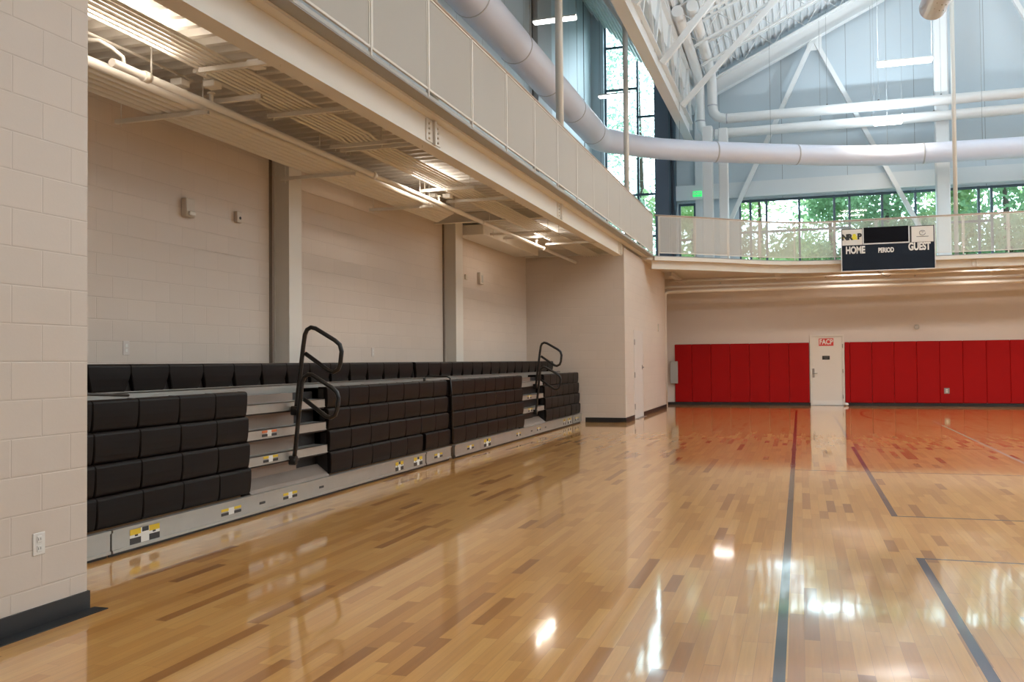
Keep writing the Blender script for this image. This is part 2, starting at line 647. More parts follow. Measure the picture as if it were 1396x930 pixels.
# windows: corner glass wall
def window(name, x0, x1, z0, z1, vs, hs, top=None):
    """frame bars and glass; vs and hs are lists of x / z (z, xa, xb)"""
    root = bpy.data.objects.new(name, None)
    COL.objects.link(root)
    root.location = (x0, 30.2, z0)
    tag(root, kind='structure')
    f = MB()
    for x in vs:
        f.box(x - 0.035 - x0, x + 0.035 - x0, 0.04, 0.12, 0, (top(x) if top else z1) - z0)
    for z, xa, xb in hs:
        f.box(xa - x0, xb - x0, 0.041, 0.119, z - 0.035 - z0, z + 0.035 - z0)
    f.build('window_frame', M['dkframe'], root)
    g = MB()
    if top:
        g.add([(0, 0.08, 0), (x1 - x0, 0.08, 0), (x1 - x0, 0.08, top(x1) - z0), (0, 0.08, top(x0) - z0)], [(0, 1, 2, 3)])
    else:
        g.add([(0, 0.08, 0), (x1 - x0, 0.08, 0), (x1 - x0, 0.08, z1 - z0), (0, 0.08, z1 - z0)], [(0, 1, 2, 3)])
    g.build('window_pane', M['glass'], root)
    return root


gtop = lambda x: 12.83 - (x + 6.2) * 1.17
window('window_1', -6.18, -4.46, 4.2, 12.8, (-6.15, -5.07, -4.48),
       ((12.05, -6.15, -5.5), (10.60, -6.15, -5.07), (9.62, -5.07, -4.48), (8.92, -6.15, -5.07),
        (7.0, -5.07, -4.48), (7.0, -6.15, -5.07), (5.6, -6.15, -4.48), (4.24, -6.15, -4.48)), gtop)
window('window_2', -3.74, -3.19, 4.32, 6.6, (-3.71, -3.22), ((4.36, -3.71, -3.22), (5.4, -3.71, -3.22), (6.56, -3.71, -3.22)))
vx = [-1.78, -1.45, -0.95, 0.05, 1.1, 1.55, 2.5, 3.45, 4.3, 5.2, 5.55, 6.6, 8.1, 9.6, 11.1, 12.6, 14.1, 15.6, 17.1, 18.6, 19.96]
window('window_3', -1.80, 20.0, 4.32, 6.6, vx, [(4.36, -1.78, 19.96), (6.56, -1.78, 19.96)] +
       [(5.55, a, b_) for a, b_ in ((-1.78, 1.55), (4.3, 5.55))])

# balcony slab (running track) round two sides
path_far = [(-3.60, 23.90), (-3.15, 24.22), (-2.7, 24.55), (-2.2, 24.98), (-1.7, 25.42), (-1.2, 25.88), (-0.7, 26.27),
            (-0.2, 26.55), (0.3, 26.72), (0.9, 26.78), (1.6, 26.76), (3.0, 26.73), (6.0, 26.73), (12.0, 26.73), (20.0, 26.73)]
slab = [(-6.6, -8), (-3.64, -8), (-3.64, 23.87)] + path_far + [(20, 30.2), (-6.6, 30.2)]
struct('ceiling_balcony_slab', MB().prism(slab, 4.185, 4.20), M['concrete'])


def corrugated(name, x0, x1, y0, y1, z, pitch, dep, mt, along='x', zf=None):
    """ribbed deck; ribs run along x (profile steps in y) or along y"""
    pr = [(0, 0), (0.30, 0), (0.45, dep), (0.85, dep), (1.0, 0)]
    mb = MB()
    u0, u1 = (y0, y1) if along == 'x' else (x0, x1)
    u = u0
    pts = []
    while u < u1:
        for p, h in pr[:-1]:
            pts.append((min(u + p * pitch, u1), h))
        u += pitch
    pts.append((u1, 0))
    vs, fs = [], []
    for p, h in pts:
        if along == 'x':
            vs += [(x0, p, z + h), (x1, p, z + h)]
        else:
            zz = zf(p)
            vs += [(p, y0, zz + h), (p, y1, zz + h)]
    for i in range(len(pts) - 1):
        fs.append((2 * i, 2 * i + 1, 2 * i + 3, 2 * i + 2))
    mb.add(vs, fs)
    return struct(name, mb, mt)


corrugated('ceiling_balcony_deck', -6.3, -3.92, -8, 23.8, 4.10, 0.20, 0.065, M['deck'])
dk = [(-4.25, 23.8), (-3.8, 23.85)] + [(x, y + 0.12) for x, y in path_far[1:]] + [(20, 29.86), (-4.25, 29.86)]
struct('ceiling_far_deck', MB().prism(dk, 4.10, 4.184), M['deck'])

# roofs: ribs run along the hall
zr = lambda x: (11.0 + 0.48 * (x + 2.1)) if x < 8.5 else (16.088 - 0.48 * (x - 8.5))
corrugated('ceiling_roof_deck', -3.2, 20.2, -8, 30.3, 0, 0.20, 0.07, M['roofdeck'], 'y', zr)
zl = lambda x: 9.55 - (x + 3.2) * 1.08
corrugated('ceiling_side_roof_deck', -6.8, -3.2, -8, 30.3, 0, 0.20, 0.07, M['roofdeck'], 'y', zl)
struct('trim_roof_valley', MB().box(-3.32, -3.14, -8, 30.3, 9.5, 10.6), M['steelw'])

# black vinyl base
b = MB().box(-4.04, -4.025, -8, 4.41, 0, 0.11).box(-4.3, -4.04, 4.4, 4.415, 0, 0.11)
b.box(-4.03, -3.93, -8, 4.45, 0, 0.005)
struct('baseboard_near_pier', b, M['black'])
b = MB().box(-4.86, -3.89, 21.085, 21.1, 0, 0.11).box(-3.90, -3.885, 21.1, 22.27, 0, 0.11).box(-3.90, -3.885, 23.62, 27.86, 0, 0.11)
struct('baseboard_far_pier', b, M['black'])
b = MB().box(-4.25, 0.30, 29.78, 29.86, 0, 0.085).box(1.31, 20, 29.78, 29.86, 0, 0.085).box(-4.25, -4.235, 27.85, 29.86, 0, 0.085)
struct('baseboard_far', b, M['black'])

# columns against the left wall
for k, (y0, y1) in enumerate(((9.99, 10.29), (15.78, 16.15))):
    t = thing('wall_column', ('painted steel column on the block wall behind the near bleachers, the one nearer the camera' if k == 0 else
                              'painted steel column on the block wall, farther one, behind the gap between bleacher sections'),
              'column', (-6.18, (y0 + y1) / 2, 0), 'columns on the back wall')
    h = (y1 - y0) / 2
    MB().box(0.09, 0.11, -h, h, 0, 4.08).build('flange', M['steel'], t)
    MB().box(-0.115, -0.095, -h, h, 0, 4.08).build('flange', M['steel'], t)
    MB().box(-0.095, 0.09, -h + 0.012, -h + 0.03, 0, 4.08).box(-0.095, 0.09, h - 0.03, h - 0.012, 0, 4.08).build('web', M['steel'], t)
    struct('trim_joint_shadow', MB().box(-6.3, -6.292, y0 - 0.09, y0 - 0.03, 0, 4.1), mat('joint_shadow', (0.16, 0.12, 0.09), 0.7))  # dark strip paints the shadowy joint gap beside the column

# ================================================================== BALCONY EDGE
t = thing('edge_beam', 'long cream steel edge beam under the left balcony, bolted splice plates along its web', 'beam', (-3.9, 0, 3.88))
MB().box(-0.018, 0.0, -8, 20.75, 0.0, 0.285).build('web', M['steel'], t)
MB().box(-0.17, 0.012, -8, 20.75, -0.012, 0.004).build('lower_flange', M['steel'], t)
for yy in (3.9, 9.44, 15.15, 20.62):
    q = MB()
    q.box(0, 0.045, yy - 0.02, yy + 0.03, 0.0, 0.27)
    q.box(0.0, 0.012, yy - 0.2, yy + 0.22, 0.02, 0.26)
    for j in range(4):
        for s_ in (-0.13, 0.12):
            q.tube([(0.01, yy + s_, 0.05 + 0.055 * j), (0.035, yy + s_, 0.05 + 0.055 * j)], 0.014, 6)
    q.build('splice_plate', M['steel'], t)
t = thing('slab_edge_plate', 'cream metal closure plate along the left balcony edge above the beam', 'plate', (-3.79, 0, 4.16))
MB().box(-0.11, 0.0, -8, 23.88, 0.0, 0.018).box(-0.004, 0.004, -8, 23.88, 0.0, 0.035).build('closure', M['steel'], t)
MB().box(-0.001, 0.0052, -8, 23.88, 0.036, 0.040).build('joint', M['stickk'], t)
MB().box(-0.1, 0.150, -8, 23.88, 0.041, 0.052).build('soffit_plate', M['railtop'] if False else M['steel'], t)
MB().box(0.148, 0.154, -8, 23.88, 0.036, 0.072).build('kerb', M['grey'], t)
t = thing('far_edge_beam', 'cream curved balcony edge beam above the red pads', 'beam', (0, 0, 3.88))
MB().strip(path_far, 0.17, 0.19, 0.0, 0.235).strip(path_far, 0.09, 0.27, -0.008, 0.004).build('web', M['steel'], t) if False else None
MB().strip(path_far, -0.19, -0.17, 0.0, 0.24).build('web', M['steel'], t)
MB().strip(path_far, -0.30, -0.16, -0.012, 0.004).build('lower_flange', M['steel'], t)
MB().strip(path_far, -0.17, 0.0, 0.20, 0.30).build('fascia', M['steel'], t)
q = MB()
for xx in (2.05, 4.55, 7.5, 10.5):
    q.box(xx - 0.02, xx + 0.02, 26.84, 26.90, 0, 0.2)
    q.box(xx - 0.12, xx + 0.12, 26.87, 26.90, 0.01, 0.19)
q.build('splice_plate', M['steel'], t)


def bay(a, b, parent, last=False):
    """one guardrail bay between two posts a, b (x, y); vertical wire screen"""
    a, b = Vector((a[0], a[1], 0)), Vector((b[0], b[1], 0))
    d = (b - a)
    L = d.length
    d.normalize()
    nrm = Vector((d.y, -d.x, 0))
    q = MB()
    n = int(L / 0.0105)
    z0, z1 = 0.075, 1.04
    for i in range(n):
        p = a + d * (0.03 + (L - 0.06) * (i + 0.5) / n)
        hw, hd = 0.0021, 0.0028
        vs = []
        for z in (z0, z1):
            for i2, j2 in ((-1, -1), (1, -1), (1, 1), (-1, 1)):
                r = p + d * hw * i2 + nrm * hd * j2
                vs.append((r.x, r.y, z))
        q.add(vs, [(0, 1, 5, 4), (1, 2, 6, 5), (2, 3, 7, 6), (3, 0, 4, 7)])
    q.bar(a + d * 0.02 + Vector((0, 0, z0)), b - d * 0.02 + Vector((0, 0, z0)), 0.022, 0.022)
    q.bar(a + d * 0.02 + Vector((0, 0, z1)), b - d * 0.02 + Vector((0, 0, z1)), 0.022, 0.022)
    q.bar(a + d * 0.03 + Vector((0, 0, z0)), a + d * 0.03 + Vector((0, 0, z1)), 0.016, 0.02)
    q.bar(b - d * 0.03 + Vector((0, 0, z0)), b - d * 0.03 + Vector((0, 0, z1)), 0.016, 0.02)
    q.build('mesh_panel', M['rail'], parent)
    MB().bar(a, a + Vector((0, 0, 1.04)), 0.028, 0.028).build('post', M['rail'], parent)


t = thing('guardrail', 'cream mesh guardrail along the left balcony edge', 'guardrail', (-3.64, 0, 4.205))
ys = [0.745 + 1.325 * k for k in range(-2, 18)] + [23.8]
for a, b_ in zip(ys[:-1], ys[1:]):
    bay((0, a), (0, b_), t)
MB().bar((0, 23.8, 0), (0, 23.8, 1.04), 0.028, 0.028).build('post', M['rail'], t)
MB().tube([(0, -1.9, 1.065), (0, 23.82, 1.065)], 0.022, 8).build('top_rail', M['railtop'], t)

t = thing('guardrail', 'mesh guardrail curving round the far balcony behind the scoreboard', 'guardrail', (0, 0, 4.205))


def along(path, s0):
    acc = 0
    for (x0, y0), (x1, y1) in zip(path[:-1], path[1:]):
        L = math.hypot(x1 - x0, y1 - y0)
        if acc + L >= s0:
            f = (s0 - acc) / L
            return (x0 + (x1 - x0) * f, y0 + (y1 - y0) * f)
        acc += L
    return path[-1]


pf = [(x + 0.0, y + 0.03) for x, y in path_far]
pts = [along(pf, 0.12 + 1.08 * k) for k in range(15)]
for a, b_ in zip(pts[:-1], pts[1:]):
    bay(a, b_, t)
MB().tube([(x, y, 1.065) for x, y in pf[:-1]], 0.022, 8).build('top_rail', M['railtop'], t)

# hangers that carry the balcony
for k, (x, y, zt, r_) in enumerate(((-3.9, 9.45, 10.1, .07), (-3.9, 15.2, 10.1, .07), (-3.9, 21.6, 10.1, .065), (4.07, 26.95, 13.6, .055))):
    lb = ['white steel hanger rod rising behind the left guardrail, nearest to the camera',
          'white steel hanger rod behind the left guardrail, crossing the big duct',
          'white steel hanger rod rising in front of the tall corner window',
          'white steel hanger rod rising right of the scoreboard'][k]
    o = MB().tube([(0, 0, 0), (0, 0, zt - 4.2)], r_, 14).build('hanger_rod', M['steel'], None, (x, y, 4.2))
    tag(o, lb, 'rod', 'balcony hanger rods')


# ================================================================== UNDER THE LEFT BALCONY
def run(name, label, cat, pts, r, mt, group=None, n=10):
    o = MB().tube([(p[0] - pts[0][0], p[1] - pts[0][1], p[2] - pts[0][2]) for p in pts], r, n).build(name, mt, None, pts[0])
    return tag(o, label, cat, group)


for k in range(7):
    run('conduit', 'one of the seven thin parallel conduits hung under the left balcony deck', 'conduit',
        [(-4.46 - 0.06 * k, 4.43, 3.95), (-4.46 - 0.06 * k, 9.0, 3.95), (-4.46 - 0.06 * k, 9.1, 3.93), (-4.46 - 0.06 * k, 21.09, 3.93)],
        0.014, M['steel'], 'parallel conduits under the balcony', 8)
run('conduit', 'single thin conduit under the deck close to the edge beam', 'conduit', [(-4.27, 4.43, 4.05), (-4.27, 21.09, 4.05)], 0.018, M['steel'])
run('conduit', 'thin conduit between the conduit bundle and the sprinkler pipe', 'conduit', [(-4.93, 6.6, 3.97), (-4.93, 21.09, 3.97)], 0.02, M['steel'])
run('conduit', 'bare conduit under the deck beside the long conduit between bundle and pipe', 'conduit',
    [(-5.16, 4.43, 3.99), (-5.16, 6.9, 3.99)], 0.011, M['steel'])
t = thing('sprinkler_main', 'white fire sprinkler main running along under the left balcony', 'pipe', (-5.05, 5.75, 3.79))
MB().tube([(0, 0, 0), (0, 15.3, 0)], 0.034, 12).build('pipe', M['steel'], t)
MB().tube([(-0.55, -0.12, 0.16), (-0.14, -0.1, 0.16), (-0.05, -0.08, 0.15), (-0.01, 0.0, 0.12), (0, 0.12, 0.08), (0, 0.14, 0.0)], 0.015, 10).build('branch', M['steel'], t)
for yy in (0.35, 4.5, 8.6, 12.4):
    MB().tube([(0, yy, 0), (0, yy + 0.07, 0)], 0.046, 12).build('coupling', M['steel'], t)
for yy in (0.45, 3.2, 6.0, 9.0, 12.0):
    MB().tube([(0, yy, 0), (0, yy, 0.31)], 0.007, 6).build('hanger', M['steel'], t)
for yy in (1.25, 6.7, 11.9):
    q = MB()
    q.tube([(0, yy, 0.02), (0, yy, 0.10)], 0.018, 8)
    q.tube([(0, yy, 0.10), (0, yy, 0.115)], 0.034, 10)
    q.build('sprinkler_head', M['steel'], t)
for k in range(6):
    x = -5.22 - 0.095 * k
    ye = 13.35 + 0.12 * k
    run('insulated_pipe', 'one of the six thick cream pipes racked along the left wall under the balcony', 'pipe',
        [(x, 4.43, 3.80), (x, ye, 3.80), (x, ye + 0.06, 3.82), (x, ye + 0.09, 3.88), (x, ye + 0.09, 4.08)],
        0.040, M['steel'], 'racked pipes by the wall', 12)
for k, (x0, x1, y, z) in enumerate(((-6.1, -5.08, 7.0, 3.73), (-4.75, -3.92, 6.43, 3.90), (-5.2, -4.6, 7.12, 3.86), (-5.0, -4.1, 7.85, 3.90),
                                 (-5.05, -4.35, 9.2, 3.90), (-6.1, -5.08, 9.85, 3.73), (-5.0, -3.92, 9.35, 3.89), (-5.1, -4.3, 11.9, 3.88),
                                 (-6.1, -5.08, 12.3, 3.73), (-5.1, -3.95, 12.9, 3.89), (-5.6, -4.4, 17.2, 3.90), (-5.6, -4.4, 16.4, 3.88),
                                 (-5.0, -3.92, 18.2, 3.88))):
    t = thing('strut_channel', 'cream strut channel hung crosswise under the balcony pipes and conduits', 'channel',
              ((x0 + x1) / 2, y, z), 'strut channels under the balcony')
    h = (x1 - x0) / 2
    MB().box(-h, h, -0.02, 0.02, -0.02, -0.016).box(-h, h, -0.02, -0.016, -0.016, 0.02).box(-h, h, 0.016, 0.02, -0.016, 0.02).build('channel', M['steel'], t)
    MB().tube([(-h + 0.06, 0, -0.05), (-h + 0.06, 0, 4.1 - z)], 0.006, 6).build('threaded_rod', M['steel'], t)
    MB().tube([(h - 0.06, 0, -0.05), (h - 0.06, 0, 4.1 - z)], 0.006, 6).build('threaded_rod', M['steel'], t)
for k, (x, y, lb) in enumerate(((-5.17, 6.72, 'left one of the white junction boxes lit under the near balcony deck'), (-4.93, 6.85, 'right one of the white junction boxes lit under the near balcony deck'),
                            (-4.25, 6.5, 'white junction box on the channel close to the edge beam'),
                            (-4.97, 12.6, 'white junction box beside the middle balcony lamp'), (-5.17, 12.5, 'smaller white junction box beside the middle balcony lamp'))):
    o = MB().rbox(-0.06, 0.06, -0.06, 0.06, -0.03, 0.03, 0.006).build('junction_box', M['white'], None, (x, y, 3.92))
    tag(o, lb, 'box', 'junction boxes under the balcony')
for k, (x, y, lb) in enumerate(((-5.3, 7.0, 'near'), (-5.1, 6.9, 'near'))):
    pass
# rectangular white duct against the wall at the far end
o = MB().rbox(-0.28, 0.28, -1.9, 1.9, -0.1, 0.1, 0.01).build('rectangular_duct', M['steel'], None, (-5.98, 18.2, 3.97))
tag(o, 'flat rectangular duct along the back wall at the far end of the bleachers', 'duct')
# cross beams
for k, y in ((2, 15.2), (3, 20.9)):
    o = MB().ibeam((-1.15, 0, 0), (1.15, 0, 0), 0.10, 0.17, 0.014).build('cross_beam', M['steel'], None, (-5.1, y, 4.02))
    tag(o, 'short cream beam crossing under the left balcony deck, %s' % ('hidden beside the near pier', 'in front of the nearer wall column',
        'in front of the farther wall column', 'against the far pier')[k], 'beam', 'cross beams under the balcony')

# strip lamps under the balcony
for k, (y, lb) in enumerate(((0.2, 'closest to the near pier'), (5.45, 'glowing at the top left over the conduits'), (11.75, 'brightest, beside the middle junction boxes'), (17.5, 'farthest one'))):
    t = thing('strip_lamp', 'linear fluorescent lamp under the left balcony, ' + lb, 'lamp', ((-4.875, y, 3.965) if k > 1 else (-4.76, y, 4.035)), 'strip lamps under the balcony')
    MB().box(-0.03, 0.03, -0.62, 0.62, 0.03, 0.07).build('housing', M['white'], t)
    MB().tube([(0, -0.6, 0.0), (0, 0.6, 0.0)], 0.024, 10).build('tube', M['lensw'], t)
    L = bpy.data.lights.new('lamp_light', 'AREA')
    L.shape = 'RECTANGLE'
    L.size, L.size_y = 0.12, 1.2
    L.energy = LAMP_SOFFIT
    L.color = (1.0, 0.87, 0.74)
    lo = bpy.data.objects.new('lamp_light', L)
    COL.objects.link(lo)
    lo.parent = t
    lo.location = (0, 0, -0.04)
    L2 = bpy.data.lights.new('lamp_uplight', 'AREA')
    L2.shape = 'RECTANGLE'
    L2.size, L2.size_y = 0.12, 1.2
    L2.energy = LAMP_SOFFIT * 0.16
    L2.color = (1.0, 0.93, 0.86)
    lo = bpy.data.objects.new('lamp_uplight', L2)
    COL.objects.link(lo)
    lo.parent = t
    lo.location = (0.05, 0, 0.075)
    lo.rotation_euler = (math.pi, 0, 0)

for k, (x, lb) in enumerate(((-1.8, 'above the left red pads'), (1.6, 'above the FACP door'), (5.0, 'right of the scoreboard'), (8.5, 'beyond the right edge of the picture'))):
    t = thing('strip_lamp', 'linear lamp tucked up under the far balcony, ' + lb, 'lamp', (x, 27.65 if x > 0 else 26.5, 4.06), 'strip lamps under the far balcony')
    MB().box(-0.62, 0.62, -0.03, 0.03, 0.01, 0.045).build('housing', M['white'], t)
    MB().tube([(-0.6, 0, -0.005), (0.6, 0, -0.005)], 0.014, 10).build('tube', M['lensfar'], t)
    L = bpy.data.lights.new('lamp_light', 'AREA')
    L.shape = 'RECTANGLE'
    L.size, L.size_y = 1.2, 0.12
    L.energy = LAMP_SOFFIT * 1.2
    L.color = (1.0, 0.92, 0.85)
    lo = bpy.data.objects.new('lamp_light', L)
    COL.objects.link(lo)
    lo.parent = t
    lo.location = (0, 0, -0.025)

# ================================================================== BLEACHERS
XF = -4.95
SW = 0.496
prof = [(-0.115, 0.236), (-0.035, 0.239), (-0.016, 0.235), (-0.006, 0.226), (-0.001, 0.212), (0.0, 0.16), (-0.001, 0.11),
        (-0.005, 0.06), (-0.011, 0.022), (-0.018, 0.008), (-0.03, 0.0), (-0.11, 0.0)]


def seat_mesh(wd, notch, ztop, name='seat'):
    mb = MB().use(M['seat'])
    hw = wd / 2 - 0.0015
    vs, fs = [], []
    for x, z in prof:
        h = hw - notch * max(0.0, (ztop - z) / ztop)
        c = 0.007
        xb = max(x - c, -0.115)
        vs += [(-0.115, -h, z), (xb, -h, z), (x, -h + c, z), (x, h - c, z), (xb, h, z), (-0.115, h, z)]
    n = 6
    for i in range(len(prof) - 1):
        for j in range(n - 1):
            a = i * n + j
            fs.append((a, a + n, a + n + 1, a + 1))
    mb.add(vs, fs, False)
    mb.use(M['seatdark']).box(-0.115, -0.05, -wd / 2, wd / 2, 0.005, 0.215)
    me = mb.build(name)
    data = me.data
    bpy.data.objects.remove(me)
    return data


SEAT = seat_mesh(SW, 0.007, 0.2)
SEATB = seat_mesh(SW, 0.055, 0.15)


def put_seat(parent, y, z, x, data=None, sy=1.0):
    o = bpy.data.objects.new('seat', data or SEAT)
    COL.objects.link(o)
    o.parent = parent
    o.location = (x, y, z)
    o.scale = (1, sy, 1)
    return o


def sticker(parent, y, z, x, w_, h_, kind):
    q = MB()
    hw = w_ / 2 if kind == 'b' else w_ * 0.16
    q.use(M['stickw']).box(x, x + 0.0015, y - hw, y + hw, z - h_ / 2, z + h_ / 2)
    hm = M['sticko'] if kind == 'o' else M['sticky']
    q.use(hm).box(x, x + 0.0022, y - w_ / 2, y - w_ * 0.14, z + h_ * 0.12, z + h_ / 2)
    q.box(x, x + 0.0022, y + w_ * 0.14, y + w_ / 2, z + h_ * 0.12, z + h_ / 2)
    q.use(M['stickk']).box(x, x + 0.0025, y - w_ / 2, y - w_ * 0.14, z - h_ / 2, z - h_ * 0.08)
    q.box(x, x + 0.0025, y + w_ * 0.14, y + w_ / 2, z - h_ / 2, z - h_ * 0.08)
    if kind == 'b':
        q.box(x, x + 0.0025, y - w_ * 0.1, y + w_ * 0.12, z + h_ * 0.2, z + h_ / 2)
        q.box(x, x + 0.0024, y - w_ * 0.34, y - w_ * 0.24, z + h_ * 0.0, z + h_ * 0.12)
        q.box(x, x + 0.0024, y + w_ * 0.26, y + w_ * 0.36, z + h_ * 0.0, z + h_ * 0.12)
    return q.build('warning_label', None, parent)


def rail_piece(parent, y0, y1, stick, slots=(), x=XF + 0.02, z1=0.205):
    q = MB()
    q.box(x - 0.03, x, y0, y1, 0.035, z1 - 0.012)
    q.box(x - 0.05, x + 0.012, y0, y1, z1 - 0.022, z1)
    q.box(x - 0.03, x + 0.010, y0, y1, 0.03, 0.052)
    q.use(M['galv'])
    q.mats = [M['galv'], M['stickk']]
    for s_ in slots:
        q.cur = 1
        q.rbox(x - 0.004, x + 0.002, s_ - 0.05, s_ + 0.05, 0.10, 0.125, 0.01)
    o = q.build('base_rail', None, parent)
    for (sy_, w_, h_, kd) in stick:
        sticker(o, sy_, 0.115, x, w_, h_, kd)
    MB().box(x - 0.035, x - 0.03, y0, y1, 0.002, 0.035).build('skirt', M['stickk'], o)
    return o


tier_z = (0.222, 0.462, 0.702, 0.942)
step = 0.014


def handrail(parent, yc):
    a = [(-4.955, 0.45), (-4.93, 0.60), (-4.865, 1.18), (-4.855, 1.25), (-4.83, 1.305), (-4.785, 1.33), (-4.74, 1.325), (-4.52, 1.20), (-4.46, 1.15), (-4.44, 1.09),
         (-4.455, 0.98), (-4.48, 0.92), (-4.53, 0.893), (-4.58, 0.905), (-4.83, 1.075)]
    b_ = [(-4.965, 0.955), (-4.95, 1.05), (-4.875, 1.62), (-4.855, 1.74), (-4.83, 1.79), (-4.785, 1.813), (-4.73, 1.80), (-4.51, 1.675), (-4.455, 1.63), (-4.435, 1.56),
          (-4.45, 1.44), (-4.475, 1.38), (-4.53, 1.353), (-4.58, 1.365), (-4.85, 1.545)]
    for P, nm, dy in ((a, 'lower', -0.03), (b_, 'upper', 0.03)):
        # smooth the corners
        V = [Vector((x, yc + dy, z)) for x, z in P]
        o = MB().tube(V, 0.023, 12).build('handrail', M['tube'], parent)
        o['label'] = 'black looped %s handrail' % nm
        q = MB()
        x, z = P[0]
        q.rbox(x - 0.05, x + 0.035, yc + dy - 0.03, yc + dy + 0.03, z - 0.045, z + 0.05, 0.01)
        q.tube([(x + 0.02, yc + dy - 0.06, z + 0.01), (x + 0.02, yc + dy + 0.06, z + 0.01)], 0.014, 8)
        q.build('bracket', M['tube'], o)


def aisle(parent, y0, y1, rails=True, far=False):
    for i in range(4):
        z = (0.20, 0.46, 0.71, 0.96)[i]
        h = 0.09
        x = XF - 0.03 - step * i
        nose = MB().box(x - 0.02, x, y0, y1, z, z + h).box(x - 0.02, x + 0.006, y0, y1, z, z + 0.008)
        nose.box(x - 0.16, x, y0, y1, z + h - 0.006, z + h)
        if i == 0:
            nose = MB()
            nose.add([(x + 0.015, y0, 0.205), (x + 0.015, y1, 0.205), (x - 0.015, y1, 0.235), (x - 0.015, y0, 0.235), (x - 0.14, y1, 0.33), (x - 0.14, y0, 0.33)],
                     [(0, 1, 2, 3), (3, 2, 4, 5)])
        o = nose.build('step_nosing', M['galv'] if i in (1, 2, 3) else M['alu'], parent)
        if i in (1, 2):
            sticker(o, (y0 + 0.38 if not far else y0 + 0.5), z + h / 2 + 0.003, x + 0.001, 0.26, 0.06, 'o' if (i == 2 and not far) else 'y')
        zt = (0.45, 0.70, 0.95, 1.12)[i]
        xb = x - 0.13
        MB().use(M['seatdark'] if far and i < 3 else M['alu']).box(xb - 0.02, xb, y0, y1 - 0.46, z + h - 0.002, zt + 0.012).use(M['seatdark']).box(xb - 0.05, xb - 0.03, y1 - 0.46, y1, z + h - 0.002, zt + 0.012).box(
            x - 0.10, x - 0.008, y0, y1, z - 0.016, z - 0.001).build('riser_and_gap_shade', None, parent)  # dark boxes paint the shade in the recess and under each nosing
    if rails:
        handrail(parent, (y0 + y1) / 2 + 0.02)


def bleacher(name, label, y0, blocks, aisles, fifth, rails, trims, ends):
    t = thing(name, label, 'bleachers', (0, 0, 0), 'folded bleachers')
    for (ya, n, sw, tiers) in blocks:
        for k in tiers:
            for i in range(n):
                put_seat(t, ya + sw * (i + 0.5), tier_z[k], XF - step * k, None, sw / SW)
        ye = ya + n * sw
        MB().box(-5.5, XF - 0.114, ya + 0.006, ye - 0.006, 0.19 + 0.24 * tiers[0] + 0.01, 1.165).build('end_frame', M['seatdark'], t)
    ya, n, sw = fifth
    for i in range(n):
        put_seat(t, ya + sw * (i + 0.5), 1.212, -5.50, SEATB, sw / SW)
    MB().box(-5.72, -5.614, ya, ya + n * sw, 1.0, 1.43).build('back_board', M['seatdark'], t)
    MB().box(-5.36, -5.34, ya, ya + n * sw, 1.07, 1.222).box(-5.6, -5.34, ya, ya + n * sw, 1.205, 1.215).build('rear_deck', M['galv'], t)
    for (a0, a1, far) in aisles:
        aisle(t, a0, a1, True, far)
    for r in rails:
        rail_piece(t, *r)
    return t


near = bleacher('bleacher_section', 'near section of folded black bleachers beside the near pier, with the first aisle', 0,
                [(4.502, 6, SW, (0, 1, 2, 3)), (9.0, 5, 0.515, (0,)), (11.68, 2, 0.46, (0,)), (9.0, 7, 0.512, (1, 2, 3))],
                [(7.485, 8.995, False)], (4.5, 16, 0.50),
                [(4.5, 5.60, []), (5.62, 11.60, [(5.98, 0.34, 0.115, 'b'), (7.12, 0.3, 0.06, 'y'), (8.12, 0.26, 0.06, 'y'), (10.75, 0.24, 0.11, 'b'), (11.35, 0.28, 0.11, 'b')],
                                 (7.62, 8.75)), (11.66, 12.58, [(12.1, 0.3, 0.06, 'y')], (), XF + 0.01)], None, None)
far = bleacher('bleacher_section', 'far section of folded black bleachers running up to the far pier, with the second aisle', 0,
               [(12.74, 7, 0.525, (0, 1, 2, 3)), (17.95, 4, 0.53, (0,)), (20.12, 2, 0.43, (0,)), (17.95, 6, 0.505, (1, 2, 3))],
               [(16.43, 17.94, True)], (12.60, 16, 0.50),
               [(12.72, 13.86, [(13.4, 0.3, 0.06, 'y')]), (13.87, 20.05, [(14.2, 0.34, 0.12, 'b'), (15.95, 0.26, 0.06, 'y'), (17.3, 0.26, 0.06, 'y'), (19.35, 0.18, 0.12, 'b'), (19.8, 0.28, 0.12, 'b')],
                 (16.8, 17.8)), (20.12, 20.98, [(20.5, 0.3, 0.07, 'y')])], None, None)
o = MB().tube([(-5.35, 12.62, 1.235), (-5.02, 12.64, 1.235), (-4.965, 12.645, 1.20), (-4.945, 12.645, 1.0), (-4.93, 12.645, 0.25)], 0.012, 8).build('gap_cable', M['tube'])
tag(o, 'thin black cable drooping down the gap between the two bleacher sections', 'cable')
o = MB().tube([(-5.0, 4.45, 1.215), (-4.98, 5.1, 1.225), (-4.97, 5.35, 1.235), (-4.99, 5.6, 1.22), (-5.02, 5.9, 1.205)], 0.011, 8).build('cable', M['tube'])
tag(o, 'short black cable lying on the front bleacher seats next to the near pier', 'cable')


# ================================================================== FAR WALL
def pad(x0, x1, label):
    o = MB()
    wd = x1 - x0 - 0.004
    o.rbox(-wd / 2, wd / 2, -0.05, 0, 0, 1.865, 0.012)
    q = o.build('wall_pad', M['red'], None, ((x0 + x1) / 2, 29.858, 0.09))
    return tag(q, label, 'wall pad', 'red wall pads')


